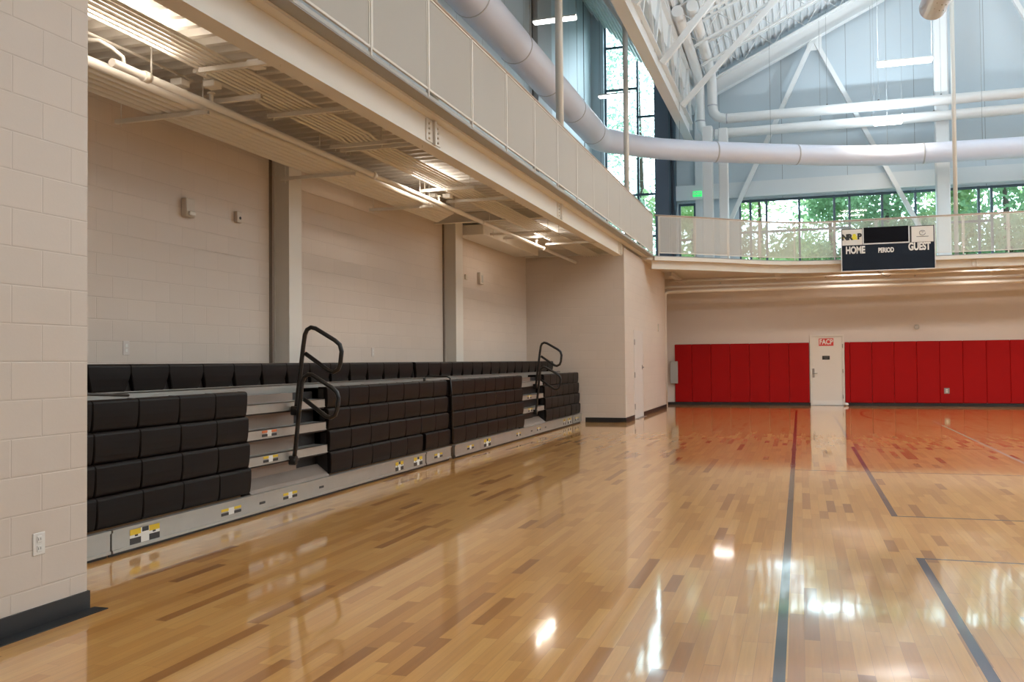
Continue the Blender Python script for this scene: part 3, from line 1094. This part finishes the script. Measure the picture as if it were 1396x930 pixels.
nums = ['first', 'second', 'third', 'fourth', 'fifth', 'sixth', 'seventh', 'eighth', 'ninth', 'tenth', 'eleventh', 'twelfth']
xs = [-3.88, -3.33, -2.73, -2.13, -1.53, -0.93, -0.33, 0.275]
for i in range(7):
    pad(xs[i], xs[i + 1], '%s red wall pad to the left of the white FACP door' % nums[6 - i].capitalize())
xs = [1.315, 1.46, 2.09, 2.72, 3.35, 3.98, 4.61, 5.24, 5.87, 6.50, 7.13, 7.76, 8.39, 9.02]
for i in range(len(xs) - 1):
    lb = 'narrow red wall pad filling in just right of the white FACP door' if i == 0 else \
        '%s full-width red wall pad right of the white FACP door' % nums[i - 1].capitalize()
    if i == 5:
        lb += ', holding an outlet'
    pad(xs[i], xs[i + 1], lb)

# door
dr = bpy.data.objects.new('door_1', None)
COL.objects.link(dr)
dr.location = (0.8, 29.86, 0)
tag(dr, kind='structure')
MB().box(-0.50, -0.45, -0.05, 0, 0, 2.19).box(0.45, 0.50, -0.05, 0, 0, 2.19).box(-0.45, 0.45, -0.05, 0, 2.14, 2.19).build('door_frame', M['door'], dr)
leaf = MB().box(-0.448, 0.448, -0.03, 0.0, 0.012, 2.135).build('door_leaf', M['door'], dr)
MB().box(-0.44, 0.44, -0.034, -0.03, 0.02, 0.16).build('kick_plate', M['white'], leaf)
q = MB().rbox(-0.435, -0.375, -0.045, -0.03, 0.87, 1.15, 0.008)
q.tube([(-0.405, -0.045, 1.0), (-0.405, -0.09, 1.0)], 0.012, 8).tube([(-0.405, -0.085, 1.0), (-0.29, -0.085, 1.0)], 0.010, 8)
q.build('door_handle', M['metal'], leaf)
for z in (0.28, 1.07, 1.84):
    MB().tube([(0.455, -0.055, z - 0.06), (0.455, -0.055, z + 0.06)], 0.012, 8).build('hinge', M['metal'], dr)
MB().box(-0.5, 0.5, -0.09, 0.0, 0.0, 0.010).build('threshold', M['metal'], dr)
t = thing('alarm_sign', 'small red sign reading FACP at the top of the white door', 'sign', (0.78, 29.825, 1.965))
MB().box(-0.215, 0.215, 0, 0.004, -0.115, 0.115).build('plate', M['signred'], t)
text_mesh('lettering', 'FACP', 0.22, M['white'], t, (0, -0.002, 0), bold=0.006, sx=0.76)
t = thing('room_sign', 'small black room sign at eye level on the white FACP door', 'sign', (0.77, 29.825, 1.48))
MB().rbox(-0.11, 0.11, -0.002, 0.005, -0.06, 0.06, 0.004).build('plate', M['ink'], t)
MB().box(-0.07, 0.07, -0.003, -0.002, 0.015, 0.025).box(-0.05, 0.05, -0.003, -0.002, -0.03, -0.018).build('lettering', M['greyink'], t)
o = MB().sphere((0, 0, 0.05), 0.075, 14, 10, 0.66).build('door_stop', M['white'], None, (1.33, 29.68, 0))
tag(o, 'small white rounded door stop on the floor at the foot of the FACP door', 'door stop')
t = thing('electrical_box', 'grey wall box at the left end of the red pads', 'box', (-3.88, 29.8, 1.05))
MB().rbox(-0.14, 0.10, -0.10, -0.002, -0.36, 0.36, 0.01).build('cabinet', M['grey'], t)
MB().box(-0.12, 0.08, -0.106, -0.1, -0.34, 0.34).build('cover', M['grey'], t)
t = thing('outlet', 'small metal outlet plate set into a red pad right of the door', 'outlet', (4.16, 29.805, 0.46))
MB().rbox(-0.075, 0.075, -0.006, 0, -0.085, 0.085, 0.004).build('plate', M['metal'], t)
MB().box(-0.03, 0.03, -0.009, -0.006, 0.01, 0.05).box(-0.03, 0.03, -0.009, -0.006, -0.05, -0.01).build('socket', M['white'], t)
t = thing('wall_speaker', 'small round speaker on the cream wall above the right red pads', 'speaker', (3.37, 29.85, 2.38))
MB().tube([(0, 0, 0), (0, -0.03, 0)], 0.10, 20).build('rim', M['cream'], t)
MB().tube([(0, -0.03, 0), (0, -0.045, 0)], [0.075, 0.05], 20).build('cone', M['grey'], t)

# standpipes in the corner
run('standpipe', 'thick white standpipe in the corner left of the red pads', 'pipe', [(-3.96, 28.25, 0), (-3.96, 28.25, 3.46), (-3.93, 28.25, 3.53), (-3.86, 28.3, 3.56), (-3.5, 28.3, 3.57), (14, 28.5, 3.57)], 0.055, M['steel'], None, 14)
run('standpipe', 'thinner white pipe beside the thick standpipe in the corner', 'pipe', [(-4.12, 28.4, 2.3), (-4.12, 28.4, 3.62), (-4.06, 28.42, 3.70), (-3.9, 28.45, 3.72), (14, 28.7, 3.74)], 0.042, M['steel'], None, 12)
SB = run('sprinkler_branch', 'thin pipe under the far balcony above the standpipe elbow', 'pipe', [(-3.8, 28.0, 3.86), (14, 28.0, 3.86)], 0.028, M['steel'])
for k, (x, z) in enumerate(((-2.25, 3.62), (3.15, 3.64), (0.75, 3.70))):
    q = MB().tube([(0, 0, 0.05), (0, 0, 0.0)], 0.02, 8)
    q.tube([(0, 0, 0.0), (0, 0, -0.012)], 0.034, 10)
    o = q.build('sprinkler_head', M['metal'], SB, (x + 3.8, 0, z + 0.12 - 3.86))
    o['label'] = 'small dark sprinkler head'
q = MB()
for x in (-4.2, -1.2, 1.8, 4.8, 7.8):
    q = MB().ibeam((0, 0, 0), (0, 2.6, 0), 0.14, 0.16, 0.014)
    o = q.build('cross_beam', M['steel'], None, (x + 0.6, 27.2, 4.015))
    tag(o, 'cream beam crossing under the far balcony deck above the pipes', 'beam', 'cross beams under the far balcony')

# ================================================================== PIER AND WALL FITTINGS
dr = bpy.data.objects.new('door_2', None)
COL.objects.link(dr)
dr.location = (-3.9, 22.95, 0)
tag(dr, kind='structure')
MB().box(0, 0.012, -0.68, -0.60, 0, 2.2).box(0, 0.012, 0.60, 0.68, 0, 2.2).box(0, 0.012, -0.60, 0.60, 2.13, 2.2).build('door_frame', M['plain'], dr)
MB().box(0, 0.008, -0.598, 0.598, 0.01, 2.128).build('door_leaf', M['plain'], dr)
for z in (0.31, 1.09, 1.9):
    MB().box(0.012, 0.03, -0.665, -0.635, z - 0.07, z + 0.07).build('hinge', M['metal'], dr)
MB().box(0.009, 0.02, 0.46, 0.54, 1.22, 1.33).tube([(0.02, 0.5, 1.27), (0.06, 0.5, 1.27)], 0.012, 8).build('door_handle', M['metal'], dr)
MB().box(-0.0, 0.1, -0.6, 0.62, 0.0, 0.008).build('threshold', M['metal'], dr)
t = thing('door_sign', 'small sign plate beside the door in the far pier', 'sign', (-3.9, 23.72, 1.5))
MB().box(0, 0.01, -0.06, 0.06, -0.11, 0.11).build('plate', M['cream'], t)
o = MB().rbox(0, 0.03, -0.06, 0.06, -0.12, 0.10, 0.006).build('thermostat', M['cream'], None, (-3.9, 26.36, 2.40))
tag(o, 'small wall control high on the far pier near its right edge', 'thermostat')

t = thing('outlet', 'white duplex outlet low on the near block pier', 'outlet', (-4.04, 4.04, 0.455))
MB().rbox(0, 0.006, -0.043, 0.043, -0.062, 0.062, 0.003).build('plate', M['white'], t)
for z in (-0.026, 0.026):
    s_ = MB().rbox(0.006, 0.009, -0.017, 0.017, z - 0.018, z + 0.018, 0.003).build('socket', M['white'], t)
    MB().box(0.009, 0.0095, -0.009, -0.006, z - 0.006, z + 0.008).box(0.009, 0.0095, 0.006, 0.009, z - 0.006, z + 0.008).build('slot', M['ink'], s_)
for y, lb in ((7.37, 'white outlet plate on the back wall above the near bleachers, close to the near pier'),
              (12.78, 'white outlet plate on the back wall between the two wall columns')):
    t = thing('outlet', lb, 'outlet', (-6.3, y, 1.61))
    MB().rbox(0, 0.006, -0.045, 0.045, -0.07, 0.07, 0.003).build('plate', M['plain'], t)
    MB().box(0.006, 0.008, -0.016, 0.016, 0.008, 0.04).box(0.006, 0.008, -0.016, 0.016, -0.04, -0.008).build('socket', M['white'], t)
t = thing('alarm_strobe', 'cream fire alarm horn high on the wall left of the nearer column', 'alarm', (-6.3, 8.28, 3.13))
MB().rbox(0, 0.07, -0.075, 0.075, -0.10, 0.10, 0.008).build('housing', M['cream'], t)
MB().rbox(0.07, 0.10, -0.05, 0.05, -0.085, -0.04, 0.008).build('strobe', M['white'], t)
t = thing('wall_sensor', 'small cream sensor with a dark dot beside the fire alarm horn', 'sensor', (-6.3, 9.21, 3.17))
MB().rbox(0, 0.045, -0.05, 0.05, -0.065, 0.065, 0.006).build('housing', M['cream'], t)
MB().tube([(0.045, 0.01, -0.01), (0.05, 0.01, -0.01)], 0.018, 12).build('lens', M['ink'], t)
t = thing('wall_speaker', 'tall cream device on the back wall past the farther column', 'speaker', (-6.3, 17.71, 3.17))
MB().rbox(0, 0.07, -0.11, 0.11, -0.12, 0.12, 0.008).build('housing', M['cream'], t)
MB().box(0.07, 0.074, -0.04, 0.04, -0.09, 0.06).build('grille', M['grey'], t)
o = MB().rbox(0, 0.03, -0.05, 0.05, -0.05, 0.05, 0.006).build('wall_sensor', M['cream'], None, (-6.3, 16.9, 3.13))
tag(o, 'tiny cream box on the back wall right beside the farther column', 'sensor')

# ================================================================== SCOREBOARD
t = thing('scoreboard', 'dark blue basketball scoreboard reading HOME, PERIOD and GUEST, hung on the far guardrail', 'scoreboard', (2.31, 26.52, 3.85))
W2, H2 = 1.165, 1.15
MB().rbox(-W2, W2, 0, 0.14, 0, H2 * 0.62, 0.006).box(-W2, W2, 0.01, 0.139, H2 * 0.61, H2).build('cabinet', M['board'], t)
q = MB()
q.box(-W2 - 0.022, -W2, -0.012, 0.145, -0.02, H2 + 0.0).box(W2, W2 + 0.022, -0.012, 0.145, -0.02, H2 + 0.0).box(-W2, W2, -0.012, 0.145, -0.022, 0.0)
q.box(-0.62, 0.545, -0.006, 0.12, 0.70, 0.735)
q.box(-0.63, -0.60, -0.006, 0.12, 0.70, 1.15).box(0.525, 0.555, -0.006, 0.12, 0.70, 1.15)
q.build('frame', M['frame'], t)
MB().rbox(-0.60, 0.525, -0.02, 0.10, 0.74, 1.165, 0.01).build('display', M['screen'], t)
p1 = MB().box(-1.15, -0.64, -0.008, 0.01, 0.70, 1.13).build('sponsor_panel', M['paper'], t)
MB().box(-1.165, -0.63, -0.006, 0.01, 0.69, 1.15).build('panel_border', M['ink'], t)
MB().box(0.555, 1.165, -0.006, 0.01, 0.69, 1.15).build('panel_border', M['ink'], t)
p2 = MB().box(0.60, 1.14, -0.008, 0.01, 0.71, 1.13).build('sponsor_panel', M['paper'], t)
text_mesh('lettering', 'N', 0.21, M['ink'], p1, (-1.085, -0.012, 0.915), bold=0.014, sx=0.95)
text_mesh('lettering', 'R', 0.21, M['ink'], p1, (-0.955, -0.012, 0.918), bold=0.014, sx=0.95)
text_mesh('lettering', 'P', 0.21, M['ink'], p1, (-0.71, -0.012, 0.925), bold=0.014, sx=0.95)
text_mesh('lettering', '&', 0.20, M['yellow'], p1, (-0.835, -0.011, 0.92), bold=0.014, sx=0.95)
MB().box(-1.13, -1.02, -0.0105, -0.008, 0.90, 0.925).box(-0.99, -0.90, -0.0105, -0.008, 0.90, 0.93).box(-0.9, -0.77, -0.0105, -0.008, 0.86, 0.88).build('yellow_mark', M['yellow'], p1)
q = MB()
rr = [(0.87 + 0.075 * math.cos(a), -0.012, 0.955 + 0.062 * math.sin(a)) for a in [R(30 + 20 * k) for k in range(17)]]
q.tube(rr, 0.007, 6).tube([(0.84, -0.012, 0.99), (0.90, -0.012, 0.99), (0.86, -0.012, 0.94)], 0.005, 6)
q.box(0.72, 1.02, -0.010, -0.008, 0.845, 0.862)
q.build('round_mark', M['greyink'], p2)
text_mesh('lettering', 'HOME', 0.265, M['white'], t, (-0.82, -0.004, 0.555), bold=0.012, sx=0.66)
text_mesh('lettering', 'PERIOD', 0.175, M['white'], t, (-0.04, -0.004, 0.525), bold=0.008, sx=0.66)
text_mesh('lettering', 'GUEST', 0.275, M['white'], t, (0.79, -0.004, 0.585), bold=0.012, sx=0.66)
MB().box(-0.9, -0.86, 0.14, 0.22, 0.1, 1.05).box(0.86, 0.9, 0.14, 0.22, 0.1, 1.05).build('bracket', M['metal'], t)
run('scoreboard_cable', 'thin dark cable drooping below the scoreboard', 'cable', [(2.05, 26.62, 3.815), (2.12, 26.64, 3.76), (2.25, 26.66, 3.69), (2.33, 26.68, 3.67), (2.40, 26.70, 3.72)], 0.006, M['tube'], None, 6)

# ================================================================== UPPER HALL
# big round duct
dp = [(-4.95, -2, 7.30), (-4.95, 23.2, 7.30), (-4.93, 23.42, 7.30), (-4.86, 23.62, 7.30), (-4.74, 23.82, 7.30), (-4.45, 24.2, 7.3), (-4.1, 24.65, 7.3), (-3.6, 25.15, 7.3),
      (-2.66, 25.8, 7.3), (-1.7, 26.32, 7.3), (-0.7, 26.85, 7.3), (0.28, 27.35, 7.3), (1.1, 27.72, 7.3), (1.9, 28.02, 7.3), (2.5, 28.18, 7.3),
      (3.1, 28.25, 7.3), (4.27, 28.3, 7.3), (6.1, 28.4, 7.3), (14, 28.8, 7.3)]
t = thing('round_duct', 'large white round duct following the track along the left wall and across the far end', 'duct', (0, 0, 0))
MB().tube(dp, [0.33, 0.33, 0.33, 0.325, 0.32, 0.30, 0.295] + [0.29] * (len(dp) - 7), 28).build('duct_run', M['duct'], t)
for y in (11.2, 13.6, 16.0, 18.2, 20.4, 22.6):
    MB().tube([(-4.95, y, 7.3), (-4.95, y + 0.035, 7.3)], 0.337, 28).build('joint_band', M['band'], t)
for i, f in ((8, .5), (10, .7), (15, .3)):
    a, b_ = Vector(dp[i]), Vector(dp[i + 1])
    p = a.lerp(b_, f)
    d = (b_ - a).normalized() * 0.02
    MB().tube([p - d, p + d], 0.298, 28).build('joint_band', M['band'], t)
for y in (9, 13, 17, 21):
    MB().tube([(-4.95, y, 7.62), (-4.95, y, 11.3)], 0.004, 6).build('hanger_wire', M['greyink'], t)
for x, y in ((-3.1, 25.5), (-0.7, 26.85), (2.5, 28.18), (5, 28.35)):
    MB().tube([(x, y, 7.58), (x, y, zr(x))], 0.004, 6).build('hanger_wire', M['greyink'], t)

# twin smaller ducts on the far side
for k, (x, z, lb) in enumerate(((-2.50, 8.98, 'upper of the two slim white ducts crossing the far wall'),
                                (-2.88, 8.52, 'lower of the two slim white ducts crossing the far wall'))):
    P = []
    y = 29.0
    zt = 10.25 - 0.1 * k
    P += [(x, y - 5.5, zt + 0.3), (x, y - 1.2, zt + 0.15), (x, y - 0.45, zt + 0.05), (x, y - 0.15, zt - 0.1), (x, y, zt - 0.4)]
    P += [(x, y, z + 0.45), (x + 0.04, y, z + 0.22), (x + 0.16, y, z + 0.07), (x + 0.42, y, z), (14, y, z)]
    t = thing('slim_duct', lb, 'duct', (0, 0, 0), 'twin slim ducts')
    MB().tube(P, 0.15, 20).build('duct_run', M['steelw'], t)
    MB().tube([(x, y, z + 0.42), (x, y, z + 0.46)], 0.156, 20).build('joint_band', M['band'], t)
    MB().tube([(x + 0.42, y, z), (x + 0.46, y, z)], 0.156, 20).build('joint_band', M['band'], t)
    for xx in (0.9, 2.35, 4.05):
        MB().tube([(xx - 0.2 * k, y, z + 0.14), (xx - 0.2 * k, y, min(zr(xx), 12))], 0.0035, 6).sphere((xx - 0.2 * k, y, z + 0.16), 0.03, 8, 6).build('hanger_wire', M['greyink'], t)
# round duct over the court, top right
t = thing('round_duct', 'short end of a white round duct at the top right of the picture', 'duct', (0, 0, 0))
MB().tube([(1.95, 14.6, 6.62), (2.05, 10, 6.62), (2.2, 2, 6.62)], 0.19, 24).build('duct_run', M['duct'], t)
q = MB()
for j in range(18):
    for a in (-0.3, 0.1, 0.45):
        yy = 14.2 - j * 0.22 + a * 0.2
        an = a - math.pi / 2
        q.tube([(1.96 + 0.185 * math.cos(an) + (14.6 - yy) * 0.02, yy, 6.62 + 0.185 * math.sin(an)), (1.96 + 0.196 * math.cos(an) + (14.6 - yy) * 0.02, yy, 6.62 + 0.196 * math.sin(an))], 0.008, 6)
q.build('air_hole', M['grey'], t)
MB().tube([(1.95, 14.2, 6.8), (1.95, 14.2, 11.9)], 0.006, 6).tube([(2.05, 9, 6.8), (2.05, 9, 11.9)], 0.004, 6).build('hanger_wire', M['greyink'], t)

# truss over the balcony edge
XT = -3.0
t = thing('roof_truss', 'long white steel truss over the left balcony edge, running to the far columns', 'truss', (XT, 0, 8.12))
MB().ibeam((-0.12, -6, 0.28), (-0.12, 28.0, 0.28), 0.25, 0.55, 0.03).box(0.004, 0.008, -6, 28, 0.0, 0.012).build('bottom_chord', M['steelw'], t)
MB().ibeam((-0.12, -6, 2.2), (-0.12, 30.1, 2.2), 0.2, 0.2, 0.02).build('top_chord', M['steelw'], t)
for i in range(14):
    y = 2.0 + i * 1.9
    a = MB()
    a.bar((-0.12, y, 0.5), (-0.12, y + (0.95), 2.12), 0.09, 0.09)
    a.build('web_member', M['steelw'], t)
    a = MB()
    a.bar((-0.12, y + 1.9, 0.5), (-0.12, y + 0.95, 2.12), 0.07, 0.07)
    a.build('web_member', M['steelw'], t)
for y in (6.0, 9.9, 13.8, 17.7, 21.5, 25.3):
    MB().bar((0.0, y, 0.36), (3.1 if y > 24 else 2.6, y, 3.34 + (0.25 if y > 24 else 0.05)), 0.12, 0.14).build('kicker_brace', M['steelw'], t)
for y in (8.0, 12.0, 16.0, 20.0, 24.0):
    MB().bar((-0.2, y, 0.4), (-2.2, y, 3.6), 0.07, 0.09).build('side_brace', M['steelw'], t)

# rafters / joists under the main roof
for i in range(9):
    y = 28.9 - 1.75 * i
    t = thing('roof_joist', 'white open-web joist under the sloping main roof', 'joist', (0, y, 0), 'main roof joists')
    x0, x1 = -2.95, 8.3
    MB().bar((x0, 0, zr(x0) - 0.03), (x1, 0, zr(x1) - 0.03), 0.09, 0.05).build('top_chord', M['steelw'], t)
    MB().bar((x0 + 0.3, 0, zr(x0 + 0.3) - 0.60), (x1, 0, zr(x1) - 0.60), 0.09, 0.05).build('bottom_chord', M['steelw'], t)
    q = MB()
    n = 12
    for j in range(n):
        xa = x0 + (x1 - x0) * j / n
        xb = x0 + (x1 - x0) * (j + 0.5) / n
        xc = x0 + (x1 - x0) * (j + 1) / n
        q.tube([(xa, 0, zr(xa) - 0.05), (xb, 0, zr(xb) - 0.6), (xc, 0, zr(xc) - 0.05)], 0.013, 6)
    q.build('webbing', M['steelw'], t)
# rake beam on the far wall + inverted V bracing
t = thing('end_frame', 'sloping white roof beam with an inverted V brace on the far wall', 'frame', (0, 29.85, 0))
MB().ibeam((-2.6, 0, 10.18), (8.5, 0, 10.18 + 0.48 * 11.1), 0.26, 0.46, 0.03).build('rake_beam', M['steelw'], t)
MB().bar((0.50, -0.02, 11.35), (-2.05, -0.02, 5.9), 0.16, 0.13).build('diagonal_brace', M['steelw'], t)
MB().bar((0.62, -0.02, 11.35), (3.55, -0.02, 5.3), 0.16, 0.13).build('diagonal_brace', M['steelw'], t)
MB().bar((7.3, -0.02, 13.9), (6.1, -0.02, 11.6), 0.14, 0.12).bar((6.1, -0.02, 11.6), (4.3, -0.02, 8.0), 0.14, 0.12).build('diagonal_brace', M['steelw'], t) if False else None
MB().bar((5.75, -0.02, 12.9), (7.6, -0.02, 9.0), 0.14, 0.12).build('diagonal_brace', M['steelw'], t)
MB().box(0.35, 0.8, -0.05, -0.02, 11.1, 11.6).build('gusset', M['steelw'], t)
for k in range(4):
    y = 24.6 - 3.5 * k
    o = MB().tube([(-2.2, 0, 0), (2.5, 0, 0.48 * 4.7)], 0.028, 8).build('sprinkler_pipe', M['steelw'], None, (0.2, y, 10.98 + 0.48 * 0.9))
    tag(o, 'thin white sprinkler pipe hung below the main roof joists', 'pipe', 'roof sprinkler pipes')
# far columns
for k, (x0, x1, y, z1, lb) in enumerate(((-2.72, -2.41, 27.9, 8.5, 'left of the pair of white round-edged columns below the slim ducts'),
                                   (-2.24, -1.96, 27.9, 8.4, 'right of the pair of white columns below the slim ducts'),
                                   (3.90, 4.28, 29.3, 13.4, 'wide white column in front of the far windows, right of the scoreboard'))):
    q = MB()
    h = (x1 - x0) / 2
    q.rbox(-h, h, -0.14, 0.14, 0, z1 - 4.2, 0.03)
    t = thing('column', lb, 'column', ((x0 + x1) / 2, y, 4.2), None)
    q.build('shaft', M['steelw'], t)
    MB().box(-h - 0.05, h + 0.05, -0.2, 0.2, 0, 0.025).build('base_plate', M['steelw'], t)
o = MB().box(-0.15, 0.15, -0.08, 0.08, 0, 6.3).build('pilaster', M['bulk'], None, (-3.02, 30.1, 4.2))
tag(o, 'pale flat pilaster beside the green exit sign on the far upper wall', 'pilaster')
t = thing('exit_sign', 'green glowing exit sign on the pilaster of the far upper wall', 'sign', (-3.1, 29.93, 6.85))
MB().rbox(-0.14, 0.14, 0, 0.05, -0.085, 0.085, 0.008).build('housing', M['green'], t)
text_mesh('lettering', 'EXIT', 0.12, M['white'], t, (0, -0.003, 0), bold=0.004)


# ================================================================== HANGING LAMPS
def pendant(loc, L_, label, power, group='hanging linear lamps', top=None, w_=0.30, vis=True):
    t = thing('pendant_lamp', label, 'lamp', loc, group)
    h = L_ / 2
    q = MB()
    q.add([(-h, -w_ / 2, 0), (h, -w_ / 2, 0), (h, -0.03, 0.06), (-h, -0.03, 0.06), (-h, 0.03, 0.06), (h, 0.03, 0.06), (h, w_ / 2, 0), (-h, w_ / 2, 0)],
          [(0, 1, 2, 3), (3, 2, 5, 4), (4, 5, 6, 7)])
    q.build('reflector', M['white'], t)
    for s_ in (-1, 1):
        MB().rbox(-h + 0.01, h - 0.01, s_ * w_ * 0.26 - w_ * 0.19, s_ * w_ * 0.26 + w_ * 0.19, -0.035, -0.002, 0.012).build('tube', M['lens'], t)
    q = MB()
    for s_ in (-h * 0.97, h * 0.97):
        q.tube([(s_, 0, 0.05), (s_, 0, (top or loc[2] + 3) - loc[2])], 0.002, 6)
    q.build('suspension_wire', M['greyink'], t)
    if power:
        L = bpy.data.lights.new('lamp_light', 'AREA')
        L.shape = 'RECTANGLE'
        L.size, L.size_y = L_, w_
        L.energy = power
        L.color = (1.0, 0.84, 0.66)
        lo = bpy.data.objects.new('lamp_light', L)
        COL.objects.link(lo)
        lo.parent = t
        lo.location = (0, 0, -0.045)
        L = bpy.data.lights.new('lamp_uplight', 'AREA')  # upward light added to brighten the roof and upper walls
        L.shape = 'RECTANGLE'
        L.size, L.size_y = L_ * 0.7, 0.12
        L.energy = LAMP_UP * power / LAMP_HALL
        L.color = (0.76, 0.90, 1.0)
        lo = bpy.data.objects.new('lamp_uplight', L)
        COL.objects.link(lo)
        lo.parent = t
        lo.location = (0, 0, 0.075)
        lo.rotation_euler = (math.pi, 0, 0)
    return t


pendant((2.13, 20.0, 7.49), 1.05, 'bright linear lamp hanging below the rake beam, upper right of the picture', LAMP_HALL, top=12.6)
pendant((2.48, 27.6, 8.10), 0.75, 'small linear lamp in front of the slim ducts on the far side', LAMP_HALL * .5, top=13)
pendant((-5.05, 19.3, 8.98), 0.98, 'linear lamp above the big duct on the left, crossed by a hanger rod', 0, top=11.3, w_=0.2)
pendant((-4.75, 24.6, 8.75), 0.9, 'linear lamp above the duct bend in front of the corner window', 0, top=11, w_=0.2)
k = 0
for x in (2.6, 7.5, 12.5, 17):
    for y in (-3, 2.5, 8, 14, 20):
        if (x, y) == (2.6, 20):
            continue
        pendant((x, y, 9.6 if x > 3 else 8.6), 1.2, 'linear lamp hanging over the court outside the picture', LAMP_HALL * (0.06 if y < 0 else 0.12 if y < 5 else 0.35 if y < 10 else 1.25), top=(zr(x)), group='court lamps out of view')


# ================================================================== TREES OUTSIDE
def tree(x, y, h, r, mt, label, n, seed, leaf=0.22, conical=False):
    rnd = random.Random(seed)
    t = thing('tree', label, 'tree', (x, y, -0.2), 'trees outside the windows')
    MB().tube([(0, 0, 0), (0.1, 0, h * 0.5), (0, 0.1, h * 0.9)], [0.28, 0.2, 0.05], 8).build('trunk', M['bark'], t)
    q = MB()
    cl = []
    for i in range(26):
        z = h * (0.25 + 0.72 * rnd.random())
        f = (1 - (z / h)) * 1.3 if conical else math.sqrt(max(0.05, 1 - ((z / h - 0.6) / 0.42) ** 2))
        a = rnd.random() * 6.28
        d = r * f * (0.35 + 0.65 * rnd.random())
        cl.append((d * math.cos(a), d * math.sin(a), z))
    for i in range(n):
        c = rnd.choice(cl)
        s_ = r * 0.26
        p = Vector((c[0] + rnd.gauss(0, s_), c[1] + rnd.gauss(0, s_), c[2] + rnd.gauss(0, s_ * 0.8)))
        u = Vector((rnd.gauss(0, 1), rnd.gauss(0, 1), rnd.gauss(0, 1))).normalized()
        v = u.cross(Vector((rnd.gauss(0, 1), rnd.gauss(0, 1), rnd.gauss(0, 1)))).normalized()
        l_ = leaf * (0.6 + 0.8 * rnd.random())
        q.add([p, p + u * l_ + v * l_ * 0.4, p + u * l_ * 1.8, p + u * l_ - v * l_ * 0.4], [(0, 1, 2, 3)])
    q.build('crown', mt, t)


tree(-10.2, 42, 17, 2.6, M['leafc'], 'tall pine seen through the left half of the corner window', 6000, 3, 0.12)
tree(-7.2, 43, 18, 2.3, M['leafc'], 'tall pine seen through the right half of the corner window', 5200, 4, 0.12)
tree(-13.5, 46, 14, 2.4, M['leafb'], 'darker tree at the left edge of the corner window', 3600, 5, 0.13)
lbs = ['light green tree beyond the small window by the exit sign', 'light green tree seen beyond the left end of the far window strip',
       'green tree beyond the far windows above the left part of the guardrail', 'dark green tree beyond the windows behind the scoreboard',
       'green tree beyond the windows right above the GUEST lettering', 'dark green tree beyond the windows right of the wide column', 'light green tree at the right end of the far window strip']
for k, (x, y, h, r_) in enumerate(((-4.6, 42, 9.2, 2.2), (-1.6, 41, 9.6, 2.3), (1.4, 44, 9.5, 2.0), (3.6, 42, 10.6, 1.7), (6.0, 43, 9.6, 1.6), (8.2, 42, 11.0, 2.2), (11.2, 44, 10.6, 2.3))):
    tree(x, y, h, r_, M[('leafa', 'leafa', 'leafb', 'leafb', 'leafa', 'leafb', 'leafa')[k]], lbs[k], 8500, 20 + k, 0.15)
